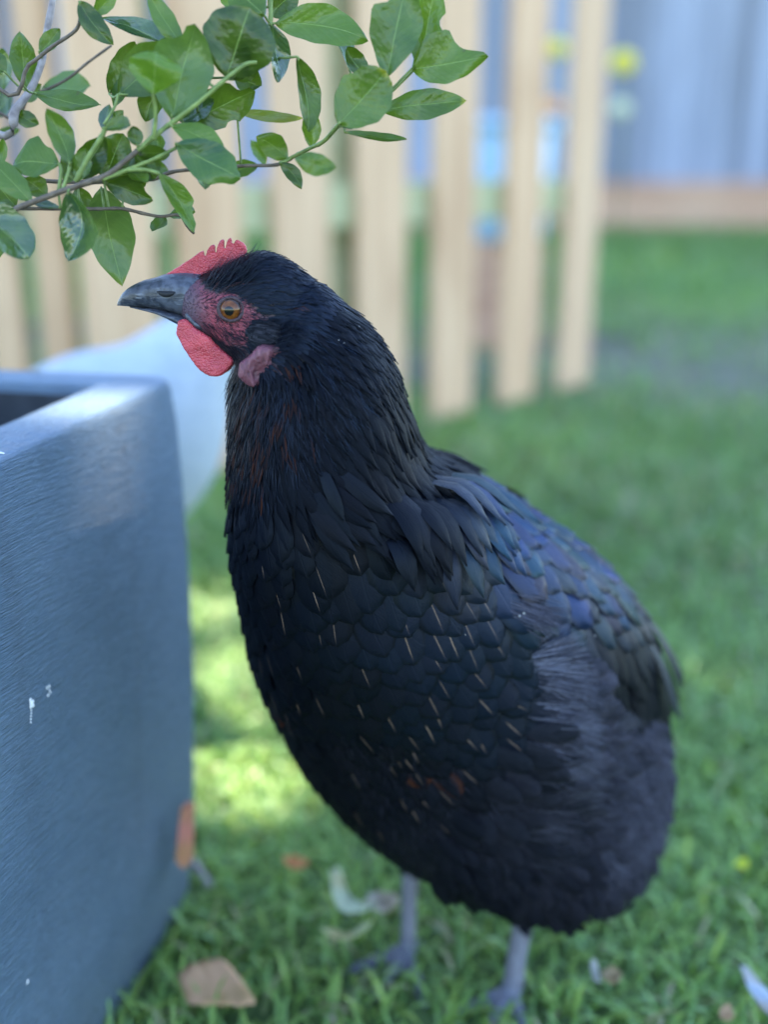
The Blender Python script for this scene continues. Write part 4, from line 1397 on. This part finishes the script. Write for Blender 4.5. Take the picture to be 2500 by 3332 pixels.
for i in range(NCAND):
    p = pts[i]
    px, py = proj(p)
    near_side = tn[ti[i]][1] < 0.25
    if inpoly(px, py, FACE):
        continue
    if px < 600 and py < 1060 and p[2] > 0.36:
        continue
    fl, kind = field(px / S, py / S)
    dx, dy, L, W, fluff, gloss, rust, streak = fl
    kind = int(kind)
    if p[1] > 0.475 and tn[ti[i]][1] > 0.3:      # far side: coarser
        if rng.random() < 0.5:
            continue
    r = max(0.0013, min(W * 0.62, L * 0.30))
    if kind == 0:
        r = 0.0015
    if kind == 1:
        r = max(0.0018, W * 0.62)
    if not near_ok(p, r):
        continue
    nrm = Vector(tn[ti[i]])
    q, qn, _, _ = bbv.find_nearest(Vector(p))
    nrm = qn
    dv = Vector((dx, 0, -dy))
    jit = rng.normal(0, (0.1, 0.13, 0.12, 0.07, 0.1, 0.3)[kind])
    dv = Vector((dv.x * math.cos(jit) - dv.z * math.sin(jit), 0, dv.x * math.sin(jit) + dv.z * math.cos(jit)))
    dv = dv - nrm * dv.dot(nrm)
    if dv.length < 0.05:
        dv = Vector((0, 0.5, -1)) - nrm * Vector((0, 0.5, -1)).dot(nrm)
    dv.normalize()
    L *= rng.uniform(0.85, 1.18)
    W *= rng.uniform(0.88, 1.12)
    lift = {0: 0.0001, 1: 0.0005, 2: 0.0095, 3: 0.0003, 4: 0.0006, 5: 0.0003}[kind]
    tilt = {0: 0.0011, 1: 0.0022, 2: 0.0045, 3: 0.0032, 4: 0.0040, 5: 0.0085}[kind]
    if kind == 1:
        gloss *= 0.4
        fluff = max(fluff, 0.07)
    if kind == 1 and L > 0.02:
        lift += (L - 0.02) * 0.25
    if kind == 2 and px < 1230:
        lift = 0.0045
    tilt *= rng.uniform(0.9, 1.15) if kind == 3 else rng.uniform(0.8, 1.35)
    V, F, UV = make_feather(Vector(p), nrm, dv, L, W, kind, lift, bbv, tilt)
    stv = 1.0 if (kind == 3 and rng.random() < streak * 0.75) else 0.0
    ru = (rng.random() < rust * (0.8 if kind < 2 and px < 1000 and W < 0.0043 else 0.0 if kind in (1, 2) else 0.06)) * rng.uniform(0.2, 0.5)
    fa = (rng.random(), stv * rng.uniform(0.4, 1), ru, 1)
    fb = (min(1, max(0, fluff)), gloss, 0, 1)
    vis = (L * W) * (1.0 if near_side else 0.0) * (1 if kind >= 2 else 0.6)
    if 1500 > proj(V[-1])[0] * 0 and not (200 < px < 2400 and 700 < py < 3200):
        vis = 0
    FEATHERS.append((vis, V, F, UV, fa, fb, kind))

# long sickle-like tail feathers hanging over the rump
for (x0, y0, x1, y1, d, L, W) in ((1330, 1330, 1400, 1500, 0.585, 0.052, 0.016), (1370, 1345, 1430, 1500, 0.60, 0.050, 0.016), (1395, 1370, 1472, 1478, 0.61, 0.046, 0.018), (1290, 1340, 1330, 1530, 0.57, 0.056, 0.013), (1260, 1380, 1290, 1600, 0.56, 0.058, 0.013), (1410, 1430, 1448, 1560, 0.60, 0.04, 0.016)):
    a, b = D(x0, y0, d - 0.02), D(x1, y1, d - 0.02)
    q, qn, _, _ = bbv.find_nearest(a)
    dv = (b - a).normalized()
    dv = (dv - qn * dv.dot(qn)).normalized()
    V, F, UV = make_feather(q, qn, dv, L, W, 4, 0.003, bbv, 0.010)
    FEATHERS.append((1.0, V, F, UV, (rng.random(), 0, 0, 1), (0.1, 0.5, 0, 1), 4))

order = sorted(range(len(FEATHERS)), key=lambda i: -FEATHERS[i][0])
big = set(order[:300])
VV, FF, UU, AA, BB = [], [], [], [], []
for i, (vis, V, F, UV, fa, fb, kind) in enumerate(FEATHERS):
    if i in big:
        o = mesh_obj('feather', V, F, MAT['feather'], uv=UV, attrs={'fa': [fa] * len(V), 'fb': [fb] * len(V)})
        put(o, hen)
        continue
    o = len(VV)
    VV += V
    FF += [tuple(a + o for a in q) for q in F]
    UU += UV
    AA += [fa] * len(V)
    BB += [fb] * len(V)
# loose hair-like barbs: brow, throat, ear, flank
def strand(p, dv, L, wd, out, fa, fb):
    q, qn, _, _ = bbv.find_nearest(p)
    s = qn.cross(dv).normalized()
    o = len(VV)
    for v, ww, k in ((0, 1, 0), (0.5, 0.8, 0.55), (1.0, 0.15, 1.0)):
        c = q + dv * L * v + qn * out * k
        VV.append(c - s * wd * ww)
        VV.append(c + s * wd * ww)
        UU.append((0.45, v * 0.6))
        UU.append((0.55, v * 0.6))
    FF.extend([(o, o + 1, o + 3, o + 2), (o + 2, o + 3, o + 5, o + 4)])
    AA.extend([fa] * 6)
    BB.extend([fb] * 6)
def strands(poly, n, L, wd, out, fluff, rust=0.0, gloss=0.4, jit=0.25, pale=0.0):
    xs = [q[0] for q in poly]
    ys = [q[1] for q in poly]
    k = 0
    while k < n:
        x, y = rng.uniform(min(xs), max(xs)), rng.uniform(min(ys), max(ys))
        k += 1
        if not inpoly(x, y, poly):
            continue
        p, nn, _, _ = hit(bbv, x * S, y * S)
        if p is None:
            continue
        fl, kind = field(x, y)
        a = rng.normal(0, jit)
        dv = Vector((fl[0] * math.cos(a) + fl[1] * math.sin(a), 0, -fl[1] * math.cos(a) + fl[0] * math.sin(a)))
        dv = (dv - nn * dv.dot(nn)).normalized()
        strand(p, dv, L * rng.uniform(0.6, 1.3), wd, out * rng.uniform(0.5, 1.5), (rng.random(), 0, (rng.random() < rust) * 0.9, 1), (fluff, gloss, pale * rng.random() ** 2, 1))
strands([(440, 590), (540, 540), (700, 620), (760, 720), (620, 700), (560, 660), (480, 640)], 1500, 0.007, 0.00016, 0.0012, 0.0, 0.06)
strands([(540, 690), (640, 700), (620, 760), (560, 770), (530, 740)], 900, 0.007, 0.00015, 0.0022, 0.1)
strands([(430, 690), (520, 720), (560, 770), (520, 800), (470, 760)], 500, 0.004, 0.00012, 0.0008, 0.0)
strands([(490, 800), (640, 790), (680, 950), (560, 1080), (490, 1060)], 1600, 0.012, 0.00018, 0.0025, 0.1, 0.25)
strands([(640, 700), (760, 680), (880, 900), (880, 1080), (700, 1050)], 1600, 0.010, 0.00014, 0.0022, 0.0, 0.0, 0.6)
strands([(1270, 1560), (1420, 1560), (1440, 1700), (1390, 1860), (1290, 1880), (1230, 1720)], 6000, 0.020, 0.0002, 0.007, 0.8, 0.0, 0.15, 0.3, 0.55)
strands([(1050, 1700), (1250, 1700), (1390, 1860), (1300, 1930), (1150, 1960), (1000, 1880)], 4000, 0.018, 0.0002, 0.006, 0.5, 0.02, 0.15, 0.4, 0.12)
# wisps of loose pale barbs along the tucked wing and flank: (root, tip, root spread, tip spread, count, paleness)
for (x0, y0, x1, y1, sr, st_, cnt, pale) in ((1125, 1440, 1245, 1400, 14, 60, 420, 0.75), (1150, 1470, 1262, 1470, 18, 45, 260, 0.5), (1140, 1560, 1275, 1545, 22, 40, 420, 0.7), (1130, 1600, 1275, 1620, 22, 45, 420, 0.65), (1170, 1690, 1280, 1640, 26, 50, 380, 0.6),
        (1180, 1760, 1275, 1690, 26, 40, 300, 0.5), (1080, 1300, 1190, 1345, 14, 34, 200, 0.3), (1100, 1780, 1240, 1770, 30, 50, 300, 0.25), (1290, 1600, 1345, 1530, 14, 22, 240, 0.6), (1300, 1650, 1420, 1690, 40, 80, 500, 0.3), (1290, 1750, 1400, 1800, 40, 70, 400, 0.25)):
    for i in range(int(cnt * 0.7)):
        k1, k2 = rng.normal(0, 0.5), rng.normal(0, 0.5)
        tx_, ty_ = x1 - x0, y1 - y0
        ll = math.hypot(tx_, ty_)
        nx, ny = -ty_ / ll, tx_ / ll
        t0 = rng.uniform(-0.15, 0.7)
        ax_, ay_ = x0 + tx_ * t0 + nx * sr * 1.8 * k1, y0 + ty_ * t0 + ny * sr * 1.8 * k1
        bx2, by2 = x0 + tx_ * (0.75 + 0.3 * rng.random()) + nx * st_ * (1.0 * k1 + 0.5 * k2), y0 + ty_ + ny * st_ * (1.0 * k1 + 0.5 * k2)
        p, nn, _, _ = hit(bbv, ax_ * S, ay_ * S)
        q, qn, _, _ = hit(bbv, bx2 * S, by2 * S)
        if p is None or q is None:
            continue
        dv = q - p
        strand(p, dv.normalized(), dv.length, 0.00021, rng.uniform(0.005, 0.014), (rng.random(), 0, 0, 1), (0.9, 0.15, 1.5 * pale * rng.uniform(0.1, 1.0) ** 1.5, 1))
strands([(700, 1550), (1050, 1650), (1100, 1900), (860, 1860)], 1500, 0.012, 0.0002, 0.004, 0.5, 0.02, 0.2, 0.35)
strands([(420, 640), (470, 600), (530, 640), (570, 690), (540, 740), (480, 720)], 700, 0.0028, 0.0001, 0.0006, 0.0, 0.1)
# brow bristles sweeping over the comb
for i in range(170):
    x, y = rng.uniform(440, 530), rng.uniform(572, 622)
    p, nn, _, _ = hit(bbv, x * S, y * S)
    if p is None:
        continue
    dv = Vector((0.75, -0.1, 0.55 + rng.normal(0, 0.18))).normalized()
    strand(p, dv, rng.uniform(0.006, 0.012), 0.00030, 0.0028, (rng.random(), 0, 0.8 * (rng.random() < 0.4), 1), (0.0, 0.4, 0, 1))
pm = mesh_obj('plumage', VV, FF, MAT['feather'], uv=UU, attrs={'fa': AA, 'fb': BB})
pm['kind'] = 'stuff'
put(pm, hen)
print('feathers', len(FEATHERS), 'plumage verts', len(VV))

# ear tuft: rounded pad of short feathers
tv, tf, tu, ta, tbb = [], [], [], [], []
tc = P(868, 1092, HD - 0.0235)
for i in range(260):
    a, r = rng.random() * 2 * math.pi, math.sqrt(rng.random())
    ox, oz = math.cos(a) * r * 0.0072, math.sin(a) * r * 0.0046
    base = tc + Vector((ox - 0.002, 0.004 - 0.0052 * (1 - r * r), oz + ox * -0.05))
    dv = Vector((1, -0.12 * (1 - r), -0.15 + 0.5 * oz / 0.0046 * 0.4)).normalized()
    s = Vector((0, -0.3, 1)).cross(dv).normalized().cross(dv)
    o = len(tv)
    L, W = rng.uniform(0.003, 0.0052), 0.0006
    for v, ww in ((0, 1), (0.5, 0.9), (1, 0.15)):
        for sg in (-1, 1):
            tv.append(base + dv * L * v + s * sg * W * ww + Vector((0, -0.0006 * v, 0)))
            tu.append((0.5 + sg * 0.3, v * 0.7))
    tf += [(o, o + 1, o + 3, o + 2), (o + 2, o + 3, o + 5, o + 4)]
    fa = (rng.random(), 0, 0, 1)
    ta += [fa] * 6
    tbb += [(0.3, 0.3, 0.22 * rng.random() ** 2, 1)] * 6
put(mesh_obj('ear_tuft', tv, tf, MAT['feather'], uv=tu, attrs={'fa': ta, 'fb': tbb}), hen)
# small white down flecks caught in the plumage
for (x, y, r) in ((1104, 1326, 0.0012), (1113, 1322, 0.0011), (1170, 1318, 0.0008), (1208, 1331, 0.0008), (1264, 1372, 0.0008), (1240, 1395, 0.0009), (1216, 1382, 0.0009), (1268, 1320, 0.0009), (1235, 1362, 0.0007), (992, 1360, 0.0005), (722, 746, 0.0005), (731, 752, 0.0005), (757, 722, 0.0004)):
    p, nn, _, _ = hit(bbv, x * S, y * S)
    if p is None:
        continue
    bm = bmesh.new()
    bmesh.ops.create_icosphere(bm, subdivisions=1, radius=r)
    for vv in bm.verts:
        vv.co *= rng.uniform(0.6, 1.3)
    me = bpy.data.meshes.new('down_fleck')
    bm.to_mesh(me)
    bm.free()
    me.transform(Matrix.Translation(p + nn * 0.006) @ Matrix.Scale(0.5, 4))
    me.materials.append(MAT['down'])
    o = bpy.data.objects.new('down_fleck', me)
    C.objects.link(o)
    put(o, hen)

# ------------------------------------------------------------------ the white hen behind
wh = thing('hen', 'white hen behind the planter with its head hidden by the black hen', 'hen', (-0.27, 1.0, 0))
WD = 1.0
wt = loft([(D(30, 880, WD), D(20, 830, WD), 0.015), (D(60, 960, WD), D(80, 795, WD), 0.04), (D(120, 1080, WD), D(160, 762, WD), 0.065), (D(210, 1150, WD), D(250, 748, WD), 0.08), (D(310, 1165, WD), D(315, 715, WD), 0.08),
           (D(395, 1118, WD), D(370, 680, WD), 0.072), (D(455, 1045, WD), D(415, 650, WD), 0.058), (D(486, 960, WD), D(450, 630, WD), 0.045), (D(498, 870, WD), D(475, 615, WD), 0.034), (D(520, 790, WD), D(505, 600, WD), 0.028), (D(560, 720, WD), D(545, 600, WD), 0.024), (D(600, 700, WD), D(600, 625, WD), 0.015)], 32, 5, 0.95)
wl = []
for x, d in ((205, 0.97), (250, 1.03)):
    a = D(x, 1130, d)
    gnd = Vector((a.x + 0.005, d, 0.006))
    wl.append((a, gnd))
wme = remesh([wt], 0.005, 6)
wme.materials.append(MAT['white'])
o = bpy.data.objects.new('body', wme)
C.objects.link(o)
put(o, wh)
for a, gnd in wl:
    v, f = join([legchain([a + Vector((0, 0, 0.03)), a, (a + gnd) / 2, gnd], [0.012, 0.007, 0.006, 0.007])] + [legchain([gnd, gnd + Vector((math.cos(R(t)), math.sin(R(t)), 0)) * 0.03 + Vector((0, 0, 0.003)), gnd + Vector((math.cos(R(t)), math.sin(R(t)), 0)) * 0.055], [0.005, 0.004, 0.002]) for t in (-35, 0, 35, 180)])
    put(mesh_obj('leg', v, f, MAT['ywskin']), wh)
wb2 = BVHTree.FromPolygons([tuple(v.co) for v in wme.vertices], [tuple(p.vertices) for p in wme.polygons])
# wing and tail feathers of the white hen
for i in range(14):
    t = i / 13
    a = D(330 - 180 * t, 860 + 120 * math.sin(t * 3), WD - 0.07)
    q, qn, _, _ = wb2.find_nearest(a)
    dv = Vector((-1, 0, -0.25 + 0.2 * t))
    dv = (dv - qn * dv.dot(qn)).normalized()
    V, F, UV = make_feather(q, qn, dv, 0.055, 0.022, 4, 0.001, wb2, 0.006)
    put(mesh_obj('wing_feather', V, F, MAT['white'], uv=UV), wh)
for i in range(7):
    b0 = D(45, 850, WD + (i - 3) * 0.007)
    dv = Vector((-0.8, (i - 3) * 0.05, 0.12 + 0.09 * abs(i - 3) * -1)).normalized()
    s = dv.cross(Vector((0, 1, 0))).normalized()
    V, UV = [], []
    for k in range(7):
        v = k / 6
        for u in (-1, -0.5, 0, 0.5, 1):
            V.append(b0 + dv * 0.085 * v + s * u * 0.011 * wprof(4, v) + Vector((0, abs(u) * 0.002 * (1 if i > 3 else -1), 0)))
            UV.append((u / 2 + 0.5, v))
    F = [(k * 5 + j, k * 5 + j + 1, k * 5 + j + 6, k * 5 + j + 5) for k in range(6) for j in range(4)]
    put(mesh_obj('tail_feather', V, F, MAT['white'], uv=UV), wh)
plate('comb', [(x * S, y * S) for x, y in ((535, 604), (545, 580), (555, 592), (566, 574), (576, 590), (588, 578), (600, 612), (570, 622))], WD, 0.002, 0.002, MAT['comb'], wh)
wbk = loft([(D(592, 700, WD), D(592, 632, WD), 0.012), (D(620, 690, WD), D(620, 645, WD), 0.008), (D(650, 682, WD), D(648, 672, WD), 0.002)], 12, 4)
put(mesh_obj('beak', wbk[0], wbk[1], MAT['ywskin']), wh)
plate('wattle', [(x * S, y * S) for x, y in ((588, 690), (580, 720), (592, 745), (606, 735), (608, 700))], WD - 0.008, 0.002, 0.002, MAT['comb'], wh)

# ------------------------------------------------------------------ fallen leaves and litter on the lawn
def litter(name, pts, z, col, label, cat, d=None, thick=0.0012, cup=0.006, mat='dry', tiltv=(0, 0), group=None):
    """outline given in photo pixels, laid on the lawn"""
    W_ = []
    z += 0.010
    for x, y in pts:
        a, b = (x * S - 1250) / FPX, (1666 - y * S) / FPX
        yy, zz = CP + b * SP, -SP + b * CP
        k = (z - CAMH) / zz
        W_.append(Vector((a * k, yy * k, z)))
    c = sum(W_, Vector()) / len(W_)
    W_ = [Vector(q) for q in spline([tuple(q) for q in W_] + [tuple(W_[0])], 3)[:-1]]
    rmax = max((q - c).length for q in W_)
    V, F = [], []
    K = 4
    n = len(W_)
    for r in range(1, K + 1):
        for q in W_:
            e = c + (q - c) * (r / K)
            rel = (e - c)
            e = e + Vector((0, 0, cup * (rel.length / rmax) ** 2 + rel.x * tiltv[0] + rel.y * tiltv[1] + 0.0006 * math.sin(rel.x * 700 + rel.y * 400)))
            V.append(e)
    V.append(c)
    for k in range(n):
        F.append((k, (k + 1) % n, K * n))
        for r in range(K - 1):
            F.append((r * n + k, (r + 1) * n + k, (r + 1) * n + (k + 1) % n, r * n + (k + 1) % n))
    o = mesh_obj(name, V, F, MAT[mat])
    md = o.modifiers.new('t', 'SOLIDIFY')
    md.thickness = thick * 0.4
    o.color = (*col, 1)
    tag(o, label, cat, group)
    return o
litter('fallen_leaf', [(386, 2112), (402, 2094), (430, 2084), (468, 2078), (492, 2086), (515, 2112), (535, 2140), (552, 2172), (525, 2178), (480, 2172), (440, 2170), (408, 2166), (394, 2138)], 0.014, (0.72, 0.42, 0.23), 'large tan pink dry leaf lying on the grass by the planter', 'leaf', cup=0.002, tiltv=(0.05, 0.06))
litter('fallen_leaf', [(713, 1915), (735, 1908), (752, 1935), (775, 1950), (800, 1950), (815, 1975), (790, 1990), (755, 1995), (725, 1965)], 0.020, (0.58, 0.66, 0.45), 'curled pale green leaf on the grass behind the far leg', 'leaf', cup=0.012)
litter('fallen_leaf', [(795, 1955), (820, 1945), (850, 1950), (865, 1975), (835, 1985), (800, 1985)], 0.018, (0.58, 0.52, 0.46), 'crumpled beige dry leaf on the grass touching the far leg', 'leaf', cup=0.010)
litter('fallen_leaf', [(690, 2025), (720, 2012), (755, 2016), (785, 2005), (805, 2008), (770, 2026), (725, 2034)], 0.020, (0.52, 0.54, 0.28), 'narrow yellow green leaf lying below the curled pale leaf', 'leaf', cup=0.006)
litter('fallen_leaf', [(610, 1862), (640, 1855), (668, 1868), (655, 1886), (622, 1878)], 0.022, (0.55, 0.19, 0.06), 'small orange dry leaf in the grass between planter and hen', 'leaf', cup=0.004)
litter('fallen_leaf', [(1585, 1868), (1605, 1858), (1620, 1868), (1610, 1882), (1592, 1882)], 0.024, (0.45, 0.50, 0.03), 'small bright yellow green leaf in the grass behind the hen', 'leaf', cup=0.003)
litter('feather', [(1598, 2095), (1615, 2098), (1650, 2130), (1675, 2165), (1670, 2215), (1645, 2180), (1620, 2140)], 0.022, (0.45, 0.50, 0.56), 'pale grey loose feather lying in the grass beside the black hen', 'feather', cup=0.005)
litter('fallen_leaf', [(1275, 2085), (1285, 2078), (1296, 2105), (1298, 2130), (1284, 2128)], 0.024, (0.44, 0.42, 0.36), 'slim pale straw leaf standing in grass beside the near leg', 'leaf', cup=0.003)
litter('fallen_leaf', [(1300, 2108), (1325, 2100), (1345, 2118), (1330, 2135), (1305, 2130)], 0.020, (0.34, 0.25, 0.17), 'small brown crumpled leaf next to the slim straw leaf', 'leaf', cup=0.005)
litter('fallen_leaf', [(1555, 2185), (1575, 2178), (1588, 2200), (1570, 2212), (1555, 2208)], 0.018, (0.45, 0.26, 0.18), 'small pinkish dry leaf in the grass near the pale feather', 'leaf', cup=0.004)
# terracotta shard leaning on the planter
p0 = hit(wb, 374 * S, 1850 * S)[0]
a, b, c_ = D(399, 1745, p0.y - 0.012), D(376, 1862, p0.y - 0.014), D(408, 1868, p0.y - 0.010)
sh = [a + Vector((-0.003, 0, 0)), a + Vector((0.003, 0, 0)), c_, (b + c_) / 2 + Vector((0, 0, -0.006)), b]
V = [p for p in sh] + [p + Vector((0.002, 0.008, 0)) for p in sh]
F = [(0, 1, 2, 3, 4), (9, 8, 7, 6, 5)] + [(i, 5 + i, 5 + (i + 1) % 5, (i + 1) % 5) for i in range(5)]
o = mesh_obj('terracotta_shard', V, F, MAT['dry'], smooth=False)
o.color = (0.60, 0.24, 0.18, 1)
bm = bmesh.new(); bm.from_mesh(o.data)
bmesh.ops.recalc_face_normals(bm, faces=bm.faces)
bmesh.ops.bevel(bm, geom=list(bm.edges), offset=0.0012, segments=2, affect='EDGES')
bm.to_mesh(o.data); bm.free()
tag(o, 'salmon pink terracotta shard leaning on the corner of the planter', 'shard')
v, f = tube(spline([tuple(D(405, 1850, 0.64)), tuple(D(430, 1880, 0.635)), tuple(D(452, 1915, 0.62))], 5), [0.003] * 11, 7)
tag(mesh_obj('twig', v, f, MAT['grey_twig']), 'short grey twig lying on the grass beside the terracotta shard', 'twig')

# ------------------------------------------------------------------ unseen tree added to block the sun over the garden
st = thing('added_shade_tree', 'unseen broad tree added beyond the fence to shade the whole lawn', 'tree', (1.3, 9.9, 0))
ctr = Vector((0.3, 3.2, 0)) + SUN * 12.5
v, f = tube(spline([(1.3, 9.9, -0.05), (1.35, 9.9, 3), (ctr.x + 0.2, ctr.y + 0.1, 6.5), (ctr.x, ctr.y, 11)], 6), [0.42 - 0.28 * i / 18 for i in range(19)], 14)
put(mesh_obj('trunk', v, f, MAT['bark']), st)
for i, a in enumerate((0, 0.9, 1.8, 2.7, 3.3, 5.9)):
    e = ctr + Vector((math.cos(a) * 3.2, math.sin(a) * 3.2, random.uniform(-1.0, 2.5)))
    s0 = Vector((ctr.x + 0.15, ctr.y, 6.8 + i * 0.5))
    v, f = tube(spline([tuple(s0), tuple((s0 + e) / 2 + Vector((0, 0, 0.5))), tuple(e)], 5), [0.12 - 0.008 * k for k in range(11)], 8)
    put(mesh_obj('limb', v, f, MAT['bark']), st)
# gaps cut into the added crown so sun patches land on lawn and rim
GAPS = [((-0.103, 0.772, 0.02), 0.05), ((-0.14, 0.825, 0.02), 0.038), ((-0.165, 0.95, 0.02), 0.036), ((-0.145, 1.02, 0.02), 0.03), ((-0.19, 1.13, 0.02), 0.042), ((-0.12, 0.89, 0.02), 0.022), ((-0.153, 0.555, 0.351), 0.024)]
n = 42000
u = rng.normal(size=(n, 3))
u /= np.linalg.norm(u, axis=1)[:, None]
rad = rng.random(n) ** 0.42
lump = 1 + 0.16 * np.sin(u[:, 0] * 5 + 1) * np.sin(u[:, 1] * 4) + 0.12 * np.sin(u[:, 2] * 7)
pp = u * (rad * lump)[:, None] * np.array([6.0, 6.4, 4.2]) + np.array(ctr)
keep = np.ones(n, bool)
sv = np.array(SUN)
for gpt, gr in GAPS:
    rel = pp - np.array(gpt)
    perp = rel - (rel @ sv)[:, None] * sv
    keep &= np.linalg.norm(perp, axis=1) > gr + 0.17
pp = pp[keep]
small = []
for gpt, gr in GAPS:
    e1 = np.cross(sv, [0, 0, 1.0]); e1 /= np.linalg.norm(e1); e2 = np.cross(sv, e1)
    kk = 9000
    an, rr = rng.random(kk) * 6.283, np.sqrt(rng.random(kk) * 0.3 ** 2 + 0.0)
    q = np.array(gpt) + sv * rng.uniform(10, 15, kk)[:, None] + e1 * (np.cos(an) * rr)[:, None] + e2 * (np.sin(an) * rr)[:, None]
    ok = np.ones(kk, bool)
    for g2, r2_ in GAPS:
        rel = q - np.array(g2)
        perp = rel - (rel @ sv)[:, None] * sv
        ok &= np.linalg.norm(perp, axis=1) > r2_ + 0.016
    small.append(q[ok])
nbig = len(pp)
pp = np.concatenate([pp] + small)
n = len(pp)
ax = rng.normal(size=(n, 3)); ax /= np.linalg.norm(ax, axis=1)[:, None]
bx_ = np.cross(ax, rng.normal(size=(n, 3))); bx_ /= np.linalg.norm(bx_, axis=1)[:, None]
sz = np.where(np.arange(n) < nbig, rng.uniform(0.11, 0.16, n), 0.03)[:, None]
V = np.stack([pp - ax * sz, pp + bx_ * sz * 0.55, pp + ax * sz, pp - bx_ * sz * 0.55], 1).reshape(-1, 3)
me = bpy.data.meshes.new('crown')
me.vertices.add(n * 4); me.vertices.foreach_set('co', V.astype(np.float32).ravel())
me.loops.add(n * 4); me.loops.foreach_set('vertex_index', np.arange(n * 4, dtype=np.int32))
me.polygons.add(n); me.polygons.foreach_set('loop_start', np.arange(0, n * 4, 4, dtype=np.int32))
me.update(calc_edges=True)
me.materials.append(MAT['foliage'])
o = bpy.data.objects.new('crown', me)
C.objects.link(o)
put(o, st)
